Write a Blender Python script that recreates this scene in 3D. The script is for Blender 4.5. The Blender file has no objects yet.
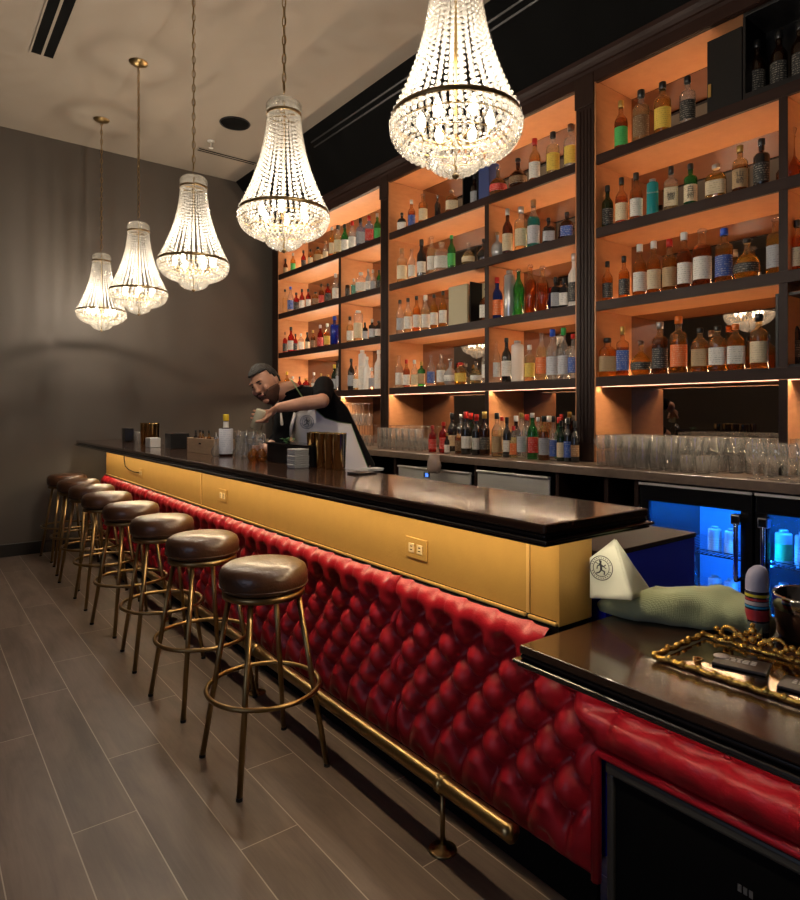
import bpy, bmesh, math, random
from mathutils import Vector, Matrix
random.seed(11)
PI = math.pi
SC = bpy.context.scene
COL = SC.collection
# ------------------------------------------------------------------ camera numbers
F = 630.0; CX = 400.0; HY = 413.0; CAMH = 1.36
YAW = math.atan(488 / F)
FX, FY = math.sin(YAW), math.cos(YAW)
RX, RY = math.cos(YAW), -math.sin(YAW)
def ray(px, py):
    u = (px - CX) / F; v = (HY - py) / F
    return (FX + RX * u, FY + RY * u, v)
def atx(px, py, x):
    d = ray(px, py); t = x / d[0]; return Vector((x, d[1] * t, CAMH + d[2] * t))
def atz(px, py, z):
    d = ray(px, py); t = (z - CAMH) / d[2]; return Vector((d[0] * t, d[1] * t, z))
def atd(px, py, dep):
    d = ray(px, py); return Vector((d[0] * dep, d[1] * dep, CAMH + d[2] * dep))
def depth(x, y): return x * FX + y * FY
TH = -0.0135                                  # the bar runs a touch out of square with the shelves
BO = Vector((1.25, 1.0, 0))
BROT = Matrix.Rotation(TH, 3, 'Z')
def B(v): return BO + BROT @ (Vector(v) - BO)

# ------------------------------------------------------------------ materials
MATS = {}
def newmat(name):
    m = bpy.data.materials.new(name); m.use_nodes = True
    nt = m.node_tree; nt.nodes.clear()
    out = nt.nodes.new('ShaderNodeOutputMaterial')
    return m, nt, out
def N(nt, t, **kw):
    n = nt.nodes.new(t)
    for k, v in kw.items():
        if k in n.inputs: n.inputs[k].default_value = v
        else: setattr(n, k, v)
    return n
def L(nt, a, ao, b, bi): nt.links.new(a.outputs[ao], b.inputs[bi])
def rgba(c): return (c[0], c[1], c[2], 1)
def pm(name, col, rough=.5, metal=0, spec=.5, noise=0, nscale=8, bump=0, bscale=60, coat=0, stretch=None, col2=None, sheen=0):
    if name in MATS: return MATS[name]
    m, nt, out = newmat(name)
    b = N(nt, 'ShaderNodeBsdfPrincipled', Roughness=rough, Metallic=metal)
    b.inputs['Specular IOR Level'].default_value = spec
    b.inputs['Base Color'].default_value = rgba(col)
    if coat: b.inputs['Coat Weight'].default_value = coat; b.inputs['Coat Roughness'].default_value = .08
    if sheen: b.inputs['Sheen Weight'].default_value = sheen
    L(nt, b, 0, out, 0)
    if noise or bump:
        tc = N(nt, 'ShaderNodeTexCoord'); mp = N(nt, 'ShaderNodeMapping')
        if stretch: mp.inputs['Scale'].default_value = stretch
        L(nt, tc, 'Object', mp, 'Vector')
    if noise:
        t = N(nt, 'ShaderNodeTexNoise', Scale=nscale, Detail=6, Roughness=.6); L(nt, mp, 0, t, 'Vector')
        r = N(nt, 'ShaderNodeMix', data_type='RGBA'); L(nt, t, 'Fac', r, 0)
        c2 = col2 or tuple(min(1, c * (1 + noise)) for c in col)
        c1 = tuple(c * (1 - noise) for c in col) if not col2 else col
        r.inputs[6].default_value = rgba(c1); r.inputs[7].default_value = rgba(c2)
        L(nt, r, 2, b, 'Base Color')
    if bump:
        t2 = N(nt, 'ShaderNodeTexNoise', Scale=bscale, Detail=5); L(nt, mp, 0, t2, 'Vector')
        bp = N(nt, 'ShaderNodeBump', Strength=bump, Distance=.01); L(nt, t2, 'Fac', bp, 'Height'); L(nt, bp, 0, b, 'Normal')
    MATS[name] = m; return m
def em(name, col, st):
    if name in MATS: return MATS[name]
    m, nt, out = newmat(name)
    e = N(nt, 'ShaderNodeEmission', Strength=st); e.inputs[0].default_value = rgba(col); L(nt, e, 0, out, 0)
    MATS[name] = m; return m
def glass(name, col, diff=.3, gloss=1.0, tint=None, edge=.30):
    """thin see-through glass: tinted transparency, a share of diffuse body, fresnel gloss"""
    if name in MATS: return MATS[name]
    m, nt, out = newmat(name)
    tr = N(nt, 'ShaderNodeBsdfTransparent'); tc_ = tint or col
    l0 = N(nt, 'ShaderNodeLayerWeight'); p0 = N(nt, 'ShaderNodeMath', operation='POWER'); L(nt, l0, 'Facing', p0, 0); p0.inputs[1].default_value = 2.2
    mt = N(nt, 'ShaderNodeMix', data_type='RGBA'); L(nt, p0, 0, mt, 0); mt.inputs[6].default_value = rgba(tc_); mt.inputs[7].default_value = rgba(tuple(edge * x ** 1.6 for x in tc_)); L(nt, mt, 2, tr, 0)
    tl = N(nt, 'ShaderNodeBsdfTranslucent'); tl.inputs[0].default_value = rgba(col)
    df = N(nt, 'ShaderNodeBsdfDiffuse'); df.inputs[0].default_value = rgba(col)
    a = N(nt, 'ShaderNodeMixShader', Fac=.5); L(nt, tl, 0, a, 1); L(nt, df, 0, a, 2)
    c = N(nt, 'ShaderNodeMixShader', Fac=diff); L(nt, tr, 0, c, 1); L(nt, a, 0, c, 2)
    g = N(nt, 'ShaderNodeBsdfGlossy', Roughness=.06)
    lw = N(nt, 'ShaderNodeLayerWeight'); pw = N(nt, 'ShaderNodeMath', operation='POWER'); L(nt, lw, 'Facing', pw, 0); pw.inputs[1].default_value = 3.5
    mu = N(nt, 'ShaderNodeMath', operation='MULTIPLY_ADD', use_clamp=True); L(nt, pw, 0, mu, 0); mu.inputs[1].default_value = .6 * gloss; mu.inputs[2].default_value = .045 * gloss
    d = N(nt, 'ShaderNodeMixShader'); L(nt, mu, 0, d, 0); L(nt, c, 0, d, 1); L(nt, g, 0, d, 2)
    L(nt, d, 0, out, 0)
    MATS[name] = m; return m
def label_mat(name, base, ink):
    if name in MATS: return MATS[name]
    m, nt, out = newmat(name)
    b = N(nt, 'ShaderNodeBsdfPrincipled', Roughness=.55); L(nt, b, 0, out, 0)
    tc = N(nt, 'ShaderNodeTexCoord')
    sp = N(nt, 'ShaderNodeSeparateXYZ'); L(nt, tc, 'Object', sp, 0)
    w = N(nt, 'ShaderNodeMath', operation='MULTIPLY'); L(nt, sp, 2, w, 0); w.inputs[1].default_value = 2 * PI / .012
    s = N(nt, 'ShaderNodeMath', operation='SINE'); L(nt, w, 0, s, 0)
    s2 = N(nt, 'ShaderNodeMath', operation='GREATER_THAN'); L(nt, s, 0, s2, 0); s2.inputs[1].default_value = .35
    mp = N(nt, 'ShaderNodeMapping'); mp.inputs['Scale'].default_value = (1, 1, .35); L(nt, tc, 'Object', mp, 0)
    n = N(nt, 'ShaderNodeTexNoise', Scale=190, Detail=2); L(nt, mp, 0, n, 'Vector')
    g = N(nt, 'ShaderNodeMath', operation='GREATER_THAN'); L(nt, n, 'Fac', g, 0); g.inputs[1].default_value = .52
    mu = N(nt, 'ShaderNodeMath', operation='MULTIPLY'); L(nt, s2, 0, mu, 0); L(nt, g, 0, mu, 1)
    m2 = N(nt, 'ShaderNodeMath', operation='MULTIPLY'); L(nt, mu, 0, m2, 0); m2.inputs[1].default_value = .45
    r = N(nt, 'ShaderNodeMix', data_type='RGBA'); L(nt, m2, 0, r, 0)
    r.inputs[6].default_value = rgba(base); r.inputs[7].default_value = rgba(ink); L(nt, r, 2, b, 'Base Color')
    MATS[name] = m; return m

# ------------------------------------------------------------------ mesh helpers
def mesh_of(bm, name, mats, smooth=False, off=None):
    if off is not None: bmesh.ops.translate(bm, verts=bm.verts, vec=-Vector(off))
    me = bpy.data.meshes.new(name); 
    if smooth:
        for f in bm.faces: f.smooth = True
    bm.to_mesh(me); bm.free()
    for m in (mats if isinstance(mats, (list, tuple)) else [mats]): me.materials.append(m)
    return me
def obj(name, bm, mat, parent=None, smooth=False, off=None):
    me = bm if isinstance(bm, bpy.types.Mesh) else mesh_of(bm, name, mat, smooth, off if off is not None else (parent['_o'] if parent is not None and '_o' in parent else None))
    o = bpy.data.objects.new(name, me); COL.objects.link(o)
    if parent is not None:
        o.parent = parent
    return o
def sub(name, bm, mat, part, root, smooth=False):
    """sub-part: child of a part, built in the same coordinates as its thing"""
    me = mesh_of(bm, name, mat, smooth, root['_o'])
    o = bpy.data.objects.new(name, me); COL.objects.link(o); o.parent = part
    return o
def tag(o, label, cat, group=None, kind=None):
    o['label'] = label; o['category'] = cat
    if group: o['group'] = group
    if kind: o['kind'] = kind
    return o
def thing(name, label, cat, org=(0, 0, 0), group=None, bar=False, rz=0):
    """Empty at org; parts are built in absolute coordinates and shifted by -org (rz: local build about 0,0,0)"""
    o = bpy.data.objects.new(name, None); COL.objects.link(o); o.empty_display_size = .05
    o.location = B(org) if bar else org
    o.rotation_euler = (0, 0, (TH if bar else 0) + rz)
    o['_o'] = tuple(float(v) for v in org)
    return tag(o, label, cat, group)
def local_thing(name, label, cat, loc, rz=0, group=None):
    o = bpy.data.objects.new(name, None); COL.objects.link(o); o.empty_display_size = .05
    o.location = loc; o.rotation_euler = (0, 0, rz); o['_o'] = (0.0, 0.0, 0.0)
    return tag(o, label, cat, group)
def copy_tree(o, parent=None):
    c = o.copy(); COL.objects.link(c)
    if parent is not None: c.parent = parent
    for ch in list(o.children): copy_tree(ch, c)
    return c
def struct(name, bm, mat, smooth=False, bar=False):
    if bar:
        for v in bm.verts: v.co = B(v.co)
    o = obj(name, bm, mat, None, smooth); o['kind'] = 'structure'; return o
def box(bm, x0, x1, y0, y1, z0, z1, bev=0, mi=0, seg=2):
    vs = [bm.verts.new((x, y, z)) for x in (x0, x1) for y in (y0, y1) for z in (z0, z1)]
    fs = []
    for q in ((0, 1, 3, 2), (4, 6, 7, 5), (0, 4, 5, 1), (2, 3, 7, 6), (0, 2, 6, 4), (1, 5, 7, 3)):
        f = bm.faces.new([vs[i] for i in q]); f.material_index = mi; fs.append(f)
    if bev:
        es = list({e for f in fs for e in f.edges})
        r = bmesh.ops.bevel(bm, geom=es, offset=bev, segments=seg, affect='EDGES', profile=.5)
        for f in r['faces']: f.material_index = mi
    return bm
def BX(*a, **k): return box(bmesh.new(), *a, **k)
def lathe(prof, seg=24, cx=0, cy=0, cz=0, bm=None, sq=0, mi=None, cap=True, sx=1, sy=1):
    bm = bm or bmesh.new(); rings = []
    for r, z in prof:
        ring = []
        for i in range(seg):
            a = 2 * PI * i / seg
            c, s = math.cos(a), math.sin(a); k = 1
            if sq:
                p = 2 + sq; k = (abs(c) ** p + abs(s) ** p) ** (-1 / p)
            ring.append(bm.verts.new((cx + r * k * c * sx, cy + r * k * s * sy, cz + z)))
        rings.append(ring)
    for j in range(len(rings) - 1):
        for i in range(seg):
            f = bm.faces.new((rings[j][i], rings[j][(i + 1) % seg], rings[j + 1][(i + 1) % seg], rings[j + 1][i]))
            if mi: f.material_index = mi(prof[j][1], prof[j + 1][1])
    if cap:
        if prof[0][0] > 1e-4: bm.faces.new(list(reversed(rings[0])))
        if prof[-1][0] > 1e-4:
            f = bm.faces.new(rings[-1])
            if mi: f.material_index = mi(prof[-1][1], prof[-1][1])
    return bm
def tube(pts, r, seg=8, bm=None, closed=False, caps=True):
    bm = bm or bmesh.new(); pts = [Vector(p) for p in pts]; n = len(pts); rings = []
    rr = r if isinstance(r, (list, tuple)) else [r] * n
    up = None
    for i, p in enumerate(pts):
        a = pts[(i - 1) % n] if (closed or i > 0) else p
        b = pts[(i + 1) % n] if (closed or i < n - 1) else p
        t = (b - a).normalized()
        if up is None:
            up = Vector((0, 0, 1)) if abs(t.z) < .9 else Vector((1, 0, 0))
        s = t.cross(up).normalized(); u = s.cross(t).normalized(); up = u
        rings.append([bm.verts.new(p + rr[i] * (math.cos(2 * PI * k / seg) * s + math.sin(2 * PI * k / seg) * u)) for k in range(seg)])
    m = n if closed else n - 1
    for j in range(m):
        A, C = rings[j], rings[(j + 1) % n]
        for k in range(seg): bm.faces.new((A[k], A[(k + 1) % seg], C[(k + 1) % seg], C[k]))
    if caps and not closed:
        bm.faces.new(list(reversed(rings[0]))); bm.faces.new(rings[-1])
    return bm
def circle(cx, cy, z, r, n=40): return [(cx + r * math.cos(2 * PI * i / n), cy + r * math.sin(2 * PI * i / n), z) for i in range(n)]
def prism(pts2, ax, a0, a1, bm=None):
    """extrude a 2-D outline along an axis: ax='y' -> pts are (x,z); 'x' -> (y,z); 'z' -> (x,y)"""
    bm = bm or bmesh.new()
    def P(p, a): return {'y': (p[0], a, p[1]), 'x': (a, p[0], p[1]), 'z': (p[0], p[1], a)}[ax]
    A = [bm.verts.new(P(p, a0)) for p in pts2]; C = [bm.verts.new(P(p, a1)) for p in pts2]; n = len(pts2)
    for i in range(n): bm.faces.new((A[i], A[(i + 1) % n], C[(i + 1) % n], C[i]))
    bm.faces.new(list(reversed(A))); bm.faces.new(C)
    bmesh.ops.recalc_face_normals(bm, faces=bm.faces); return bm
_ico = None
def bead(bm, p, r, sz=1.0):
    global _ico
    if _ico is None:
        b = bmesh.new(); bmesh.ops.create_icosphere(b, subdivisions=1, radius=1)
        b.verts.ensure_lookup_table(); _ico = ([v.co.copy() for v in b.verts], [[v.index for v in f.verts] for f in b.faces]); b.free()
    vs = [bm.verts.new((p[0] + c.x * r, p[1] + c.y * r, p[2] + c.z * r * sz)) for c in _ico[0]]
    for f in _ico[1]: bm.faces.new([vs[i] for i in f])

# ------------------------------------------------------------------ materials list
M_brass = pm('antique_brass', (.42, .29, .13), .3, 1, noise=.15, nscale=20)
M_dbrass = pm('aged_brass_leg', (.30, .20, .09), .34, 1, noise=.2, nscale=14)
M_gold = pm('brushed_gold_panel', (.56, .33, .085), .42, .45, noise=.08, nscale=14, bump=.08, bscale=120)
M_goldtrim = pm('gold_trim', (.80, .52, .18), .35, .55)
M_red = pm('red_leather', (.36, .006, .016), .40, 0, .42, noise=.12, nscale=5, bump=.12, bscale=140)
M_brown = pm('brown_leather', (.060, .024, .011), .36, 0, .5, noise=.45, nscale=9, bump=.18, bscale=90, coat=.15)
M_top = pm('dark_walnut_top', (.055, .024, .013), .2, 0, .5, noise=.5, nscale=5, stretch=(6, .7, 6), coat=.6)
M_edge = pm('near_black_edge', (.008, .006, .007), .22, 0, .6, coat=.4)
M_dwood = pm('dark_brown_wood', (.022, .010, .007), .5, 0, .22, noise=.5, nscale=7, stretch=(5, 5, .8))
M_dwood_h = pm('dark_brown_wood_boards', (.024, .010, .007), .5, 0, .22, noise=.5, nscale=7, stretch=(5, .6, 5))
M_owood = pm('stained_maple_lining', (.40, .165, .065), .38, 0, .45, noise=.3, nscale=6, stretch=(2, 2, 6), col2=(.58, .27, .12))
M_stone = pm('brown_stone_counter', (.16, .115, .085), .28, 0, .5, noise=.35, nscale=30, coat=.2)
M_black = pm('black_paint', (.004, .004, .004), .8, 0, .08)
M_blackm = pm('black_metal', (.012, .012, .013), .35, .3)
M_blackg = pm('black_gloss', (.008, .008, .009), .15, 0, .5)
M_steel = pm('stainless_steel', (.80, .76, .68), .42, .55, noise=.1, nscale=5, stretch=(1, .3, 8))
M_chrome = pm('polished_chrome', (.75, .75, .78), .12, 1)
M_white = pm('white_paper', (.75, .72, .66), .6)
M_wall = pm('charcoal_wall_paint', (.085, .070, .057), .6, 0, .4, noise=.08, nscale=2)
M_ceil = pm('taupe_ceiling_paint', (.34, .29, .235), .7, 0, .3, noise=.05, nscale=2)
M_base = pm('black_baseboard', (.012, .01, .009), .4)
M_mirror = pm('smoked_mirror', (.36, .30, .26), .015, 1)
M_skin = pm('skin', (.50, .25, .155), .5, 0, .4, noise=.08, nscale=30)
M_hair = pm('greying_black_hair', (.008, .007, .006), .6, 0, .25, noise=.9, nscale=45, col2=(.075, .068, .06), stretch=(1, 1, 4), bump=.8, bscale=160)
M_shirt = pm('black_shirt_cloth', (.005, .005, .0055), .95, 0, .1)
M_apron = pm('white_apron_cloth', (.86, .80, .74), .85, bump=.1, bscale=200)
M_clear = glass('clear_glass', (.95, .95, .93), .07, 1.9, (.98, .98, .98), .6)
M_crystal = glass('cut_crystal', (.95, .92, .86), .16, 2.6, (.86, .84, .80), .5)
M_ink = pm('dark_print', (.03, .03, .035), .6)

# floor: wood-look plank tiles 0.2 x 1.21 m, each row shifted by a third
def floor_mat():
    m, nt, out = newmat('plank_tiles')
    b = N(nt, 'ShaderNodeBsdfPrincipled', Roughness=.42); b.inputs['Specular IOR Level'].default_value = .45; L(nt, b, 0, out, 0)
    tc = N(nt, 'ShaderNodeTexCoord'); sp = N(nt, 'ShaderNodeSeparateXYZ'); L(nt, tc, 'Object', sp, 0)
    def M(op, a, bb=None, c=None):
        n = N(nt, 'ShaderNodeMath', operation=op)
        for i, v in enumerate((a, bb, c)):
            if v is None: continue
            if isinstance(v, (int, float)): n.inputs[i].default_value = v
            else: nt.links.new(v, n.inputs[i])
        return n.outputs[0]
    x = sp.outputs[0]; y = sp.outputs[1]
    xs = M('DIVIDE', M('SUBTRACT', x, .008), .2)
    row = M('FLOOR', xs); fxr = M('SUBTRACT', xs, row)
    ys = M('DIVIDE', M('SUBTRACT', M('SUBTRACT', y, 1.45), M('MULTIPLY', row, .4033)), 1.21)
    cell = M('FLOOR', ys); fyr = M('SUBTRACT', ys, cell)
    gx = M('MINIMUM', fxr, M('SUBTRACT', 1, fxr)); gy = M('MINIMUM', fyr, M('SUBTRACT', 1, fyr))
    g1 = M('LESS_THAN', M('MULTIPLY', gx, .2), .0019); g2 = M('LESS_THAN', M('MULTIPLY', gy, 1.21), .0019)
    gr = M('MAXIMUM', g1, g2)
    cb = N(nt, 'ShaderNodeCombineXYZ'); nt.links.new(row, cb.inputs[0]); nt.links.new(cell, cb.inputs[1])
    wn = N(nt, 'ShaderNodeTexWhiteNoise', noise_dimensions='2D'); L(nt, cb, 0, wn, 0)
    # grain
    off = N(nt, 'ShaderNodeVectorMath', operation='MULTIPLY_ADD'); L(nt, wn, 'Color', off, 0); off.inputs[1].default_value = (9, 9, 9); L(nt, tc, 'Object', off, 2)
    mp = N(nt, 'ShaderNodeMapping'); mp.inputs['Scale'].default_value = (5.5, 1.1, 1); L(nt, off, 0, mp, 0)
    n1 = N(nt, 'ShaderNodeTexNoise', Scale=1.6, Detail=7, Roughness=.62, Distortion=.6); L(nt, mp, 0, n1, 'Vector')
    mp2 = N(nt, 'ShaderNodeMapping'); mp2.inputs['Scale'].default_value = (60, 2, 1); L(nt, off, 0, mp2, 0)
    n2 = N(nt, 'ShaderNodeTexNoise', Scale=2, Detail=4); L(nt, mp2, 0, n2, 'Vector')
    cr = N(nt, 'ShaderNodeValToRGB'); e = cr.color_ramp.elements
    e[0].position = .3; e[0].color = (.062, .044, .036, 1); e[1].position = .72; e[1].color = (.178, .130, .105, 1)
    v = M('ADD', M('MULTIPLY', n1.outputs['Fac'], .75), M('ADD', M('MULTIPLY', n2.outputs['Fac'], .17), M('MULTIPLY', wn.outputs['Value'], .12)))
    nt.links.new(v, cr.inputs[0])
    mx = N(nt, 'ShaderNodeMix', data_type='RGBA'); nt.links.new(gr, mx.inputs[0]); L(nt, cr, 0, mx, 6); mx.inputs[7].default_value = (.34, .29, .24, 1)
    L(nt, mx, 2, b, 'Base Color')
    bp = N(nt, 'ShaderNodeBump', Strength=.25, Distance=.004); nt.links.new(M('SUBTRACT', v, M('MULTIPLY', gr, .6)), bp.inputs['Height']); L(nt, bp, 0, b, 'Normal')
    return m
M_floor = floor_mat()

# ------------------------------------------------------------------ room shell
YW = 6.99; ZC = 4.06; XL = -3.4; XB = 3.86; YR = -3.2
struct('floor', BX(XL, XB, YR, YW, -.1, 0), M_floor)
struct('ceiling', BX(XL - .1, 2.99, YR - .1, YW + .1, ZC, ZC + .12), M_ceil)
struct('trim_1', prism([(2.99, ZC), (3.40, 3.60), (XB, 3.60), (XB, ZC + .12), (2.99, ZC + .12)], 'y', YR - .1, YW + .1), M_black)   # black sloped soffit
struct('wall_back', BX(XL - .1, XB + .1, YW, YW + .12, -.1, ZC), M_wall)
struct('wall_right', BX(XB, XB + .1, YR, YW, -.1, ZC), M_black)
struct('wall_left', BX(XL - .1, XL, YR, YW, -.1, ZC), M_wall)
struct('wall_front', BX(XL - .1, XB + .1, YR - .12, YR, -.1, ZC), M_wall)
bb = BX(XL, 1.39, YW - .018, YW - .001, .001, .12, bev=.004); struct('baseboard_back', bb, M_base)

# ------------------------------------------------------------------ ceiling fittings
def slot_vent(label, x0, x1, y0, y1, along, slots=2):
    t = thing('linear_vent', label, 'air vent', ((x0 + x1) / 2, (y0 + y1) / 2, ZC))
    fr = bmesh.new(); b = .012
    box(fr, x0, x1, y0, y0 + b, ZC - .006, ZC - .0005); box(fr, x0, x1, y1 - b, y1, ZC - .006, ZC - .0005)
    box(fr, x0, x0 + b, y0 + b, y1 - b, ZC - .006, ZC - .0005); box(fr, x1 - b, x1, y0 + b, y1 - b, ZC - .006, ZC - .0005)
    obj('frame', fr, M_ceil, t)
    obj('slot', BX(x0 + b, x1 - b, y0 + b, y1 - b, ZC - .003, ZC - .001), M_black, t)
    bl = bmesh.new()
    for k in range(1, slots):
        if along == 'y':
            c = x0 + (x1 - x0) * k / slots; box(bl, c - .008, c + .008, y0 + b, y1 - b, ZC - .007, ZC - .004)
        else:
            c = y0 + (y1 - y0) * k / slots; box(bl, x0 + b, x1 - b, c - .006, c + .006, ZC - .007, ZC - .004)
    obj('bar', bl, M_ceil, t)
slot_vent('long twin-slot air vent in the ceiling at the top left corner', .69, .86, 3.3, 5.42, 'y', 2)
slot_vent('thin slot air vent in the ceiling near the far wall beside the sprinkler', 2.30, 2.95, 6.30, 6.40, 'x', 2)
sp = atz(235, 123, ZC)
t = thing('ceiling_speaker', 'round black speaker grille set in the ceiling above the third chandelier', 'speaker', (sp.x, sp.y, ZC))
obj('grille', lathe([(0, -.012), (.12, -.010), (.128, -.004), (.128, -.0005)], 32, sp.x, sp.y, ZC), M_black, t, True)
obj('rim', tube(circle(sp.x, sp.y, ZC - .006, .134), .006, 6, closed=True), M_blackm, t, True)
sp = atz(211, 141, ZC)
t = thing('fire_sprinkler', 'small white fire sprinkler head hanging from the ceiling near the far wall', 'sprinkler', (sp.x, sp.y, ZC))
obj('plate', lathe([(0, -.008), (.035, -.006), (.036, -.0005)], 20, sp.x, sp.y, ZC), M_white, t, True)
obj('head', lathe([(.0, -.075), (.022, -.073), (.022, -.068), (.008, -.066), (.008, -.006)], 14, sp.x, sp.y, ZC), M_white, t, True)
# slot in the sloped soffit
t = thing('soffit_slot', 'long thin black slot light recess in the sloped black soffit', 'air vent', (3.10, 4.3, 3.94))
def slopept(s, d): # s along slope 0..1, d out of slope
    x = 2.99 + .41 * s; z = ZC - .46 * s; n = Vector((-.46, 0, -.41)).normalized(); return (x + n.x * d, z + n.z * d)
for s in (.16, .24):
    obj('rail', prism([slopept(s, .001), slopept(s + .02, .001), slopept(s + .02, .008), slopept(s, .008)], 'y', 1.6, 5.35), M_base, t)

# ------------------------------------------------------------------ chandeliers
def make_chandelier():
    t = local_thing('chandelier', '', 'chandelier', (0, 0, 0), 0, 'crystal basket chandeliers in a row over the bar stools')
    ztop = ZC - 2.118                         # local z=0 is the lowest tip
    obj('canopy', lathe([(.0, ztop - .03), (.02, ztop - .03), (.062, ztop - .014), (.07, ztop - .004), (.07, ztop - .0005)], 28), M_brass, t, True)
    ch = bmesh.new(); z = .742; k = 0
    while z < ztop - .05:
        pts = []
        for i in range(12):
            a = 2 * PI * i / 12; lx = .009 * math.cos(a); lz = .026 * math.sin(a)
            pts.append((lx, 0, z + .026 + lz) if k % 2 == 0 else (0, lx, z + .026 + lz))
        tube(pts, .0028, 5, ch, closed=True); z += .044; k += 1
    tube([(0, 0, z), (0, 0, ztop - .028)], .0035, 6, ch)
    obj('chain', ch, M_brass, t, True)
    obj('cord', tube([(.004, .004, .70), (.006, -.004, 1.2), (-.004, .005, 1.6), (.003, 0, ztop - .03)], .0018, 5), M_dbrass, t)
    # crown dome of packed crystals
    cb = bmesh.new()
    for j, (r, z) in enumerate(((.074, .650), (.077, .664), (.076, .677), (.069, .688), (.056, .696), (.038, .701), (.018, .703))):
        n = max(6, int(2 * PI * r / .0155))
        for i in range(n):
            a = 2 * PI * (i + .5 * (j % 2)) / n; bead(cb, (r * math.cos(a), r * math.sin(a), z), .009)
    o = obj('crown_crystals', cb, M_crystal, t); o['kind'] = 'stuff'
    obj('crown_ring', lathe([(.078, .630), (.082, .630), (.082, .642), (.078, .642), (.078, .630)], 40, cap=False), M_dbrass, t, True)
    obj('crown_spokes', tube([(-.078, 0, .637), (.078, 0, .637)], .004, 6, tube([(0, -.078, .637), (0, .078, .637)], .004, 6)), M_dbrass, t)
    # strands flaring to the ring
    ub = bmesh.new(); NS = 34; z0, z1 = .624, .192
    for i in range(NS):
        a = 2 * PI * i / NS; nb = 24
        for j in range(nb):
            s = j / (nb - 1); r = .076 + (.201 - .076) * (s ** 2.1 * .80 + .20 * s); z = z0 + (z1 - z0) * s
            rr = .0072 + .0018 * s
            bead(ub, (r * math.cos(a), r * math.sin(a), z), rr, 1.05)
    o = obj('upper_strands', ub, M_crystal, t); o['kind'] = 'stuff'
    obj('main_ring', lathe([(.202, .174), (.208, .174), (.208, .188), (.202, .188), (.202, .174)], 56, cap=False), M_dbrass, t, True)
    lb = bmesh.new()
    rows = [(.207, .165), (.206, .148), (.202, .131), (.194, .115), (.182, .101), (.167, .089), (.149, .079), (.129, .070), (.108, .064)]
    for j, (r, z) in enumerate(rows):
        n = int(2 * PI * r / .0245)
        for i in range(n):
            a = 2 * PI * (i + .5 * (j % 2)) / n; bead(lb, (r * math.cos(a), r * math.sin(a), z), .0095, 1.15)
    o = obj('basket_crystals', lb, M_crystal, t); o['kind'] = 'stuff'
    hb = bmesh.new()
    for j in (2, 5): r, z = rows[j]; tube(circle(0, 0, z + .010, r - .004), .0022, 5, hb, closed=True)
    obj('hoop', hb, M_goldtrim, t, True)
    db = bmesh.new()
    for j, (r, z) in enumerate(((.082, .060), (.084, .049), (.079, .038), (.069, .028), (.055, .019), (.038, .012), (.020, .006))):
        n = max(5, int(2 * PI * r / .020))
        for i in range(n):
            a = 2 * PI * (i + .5 * (j % 2)) / n; bead(db, (r * math.cos(a), r * math.sin(a), z), .009)
    o = obj('drop_basket_crystals', db, M_crystal, t); o['kind'] = 'stuff'
    obj('finial', lathe([(0, -.012), (.008, -.006), (.012, 0), (.008, .006), (.003, .012)], 12), M_brass, t, True)
    fr = bmesh.new(); tube([(0, 0, .012), (0, 0, .71)], .005, 8, fr)
    for i in range(6):
        a = 2 * PI * i / 6 + .3; c, s = math.cos(a), math.sin(a)
        tube([(0, 0, .12), (.05 * c, .05 * s, .105), (.10 * c, .10 * s, .12), (.11 * c, .11 * s, .15)], .0035, 6, fr)
    obj('inner_frame', fr, M_goldtrim, t, True)
    for i in range(6):
        a = 2 * PI * i / 6 + .3; c, s = math.cos(a), math.sin(a)
        obj('bulb', lathe([(.006, .15), (.012, .162), (.015, .175), (.011, .192), (.004, .208)], 10, .11 * c, .11 * s), em('warm_bulb', (1, .84, .64), 30), t, True)
    return t
ch0 = make_chandelier()
CHY = (1.49, 2.67, 3.87, 5.07, 6.27)
CHL = ['nearest and largest-looking crystal chandelier, its chain cut off by the top edge',
       'second nearest crystal chandelier, hanging left of the bottle shelves',
       'middle crystal chandelier of the five, beside the round ceiling speaker',
       'crystal chandelier second from the far wall, gold canopy in view',
       'farthest and smallest-looking crystal chandelier, leftmost near the far wall']
for i, y in enumerate(CHY):
    o = ch0 if i == 0 else copy_tree(ch0)
    o.location = (1.38, y, 2.12); o.rotation_euler.z = i * .7; o['label'] = CHL[i]
    lt = bpy.data.lights.new('chandelier_light', 'POINT'); lt.energy = 57; lt.color = (1, .87, .71); lt.shadow_soft_size = .02
    lo = bpy.data.objects.new('chandelier_light', lt); COL.objects.link(lo); lo.location = (1.38, y, 2.40)

# ------------------------------------------------------------------ bar front
XG = 1.45
t = thing('bar_counter', 'long dark walnut bar counter with a black moulded edge', 'counter', (1.4, 4, 1.04), bar=True)
obj('top_board', BX(1.205, 1.65, .985, 6.90, 1.066, 1.09, bev=.006), M_top, t)
def molding(x0, x1, y0, y1, z0, z1):
    bm = bmesh.new(); h = z1 - z0
    for (o, a, b) in ((.010, 0, .30), (0, .30, .62), (.016, .62, 1)):
        box(bm, x0 + o, x1 - o, y0 + o, y1 - o, z0 + h * a, z0 + h * b - .0005, bev=.004 if o != 0 else .005)
    return bm
obj('edge_moulding', molding(1.19, 1.66, .97, 6.915, 1.036, 1.0655), M_edge, t)
t = thing('bar_wall', 'gold-fronted bar wall between the counter and the red padding', 'bar front', (1.52, 4, 0), bar=True)
obj('core', BX(XG + .012, 1.60, 1.150, 6.72, .0, 1.034), M_blackm, t)
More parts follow.
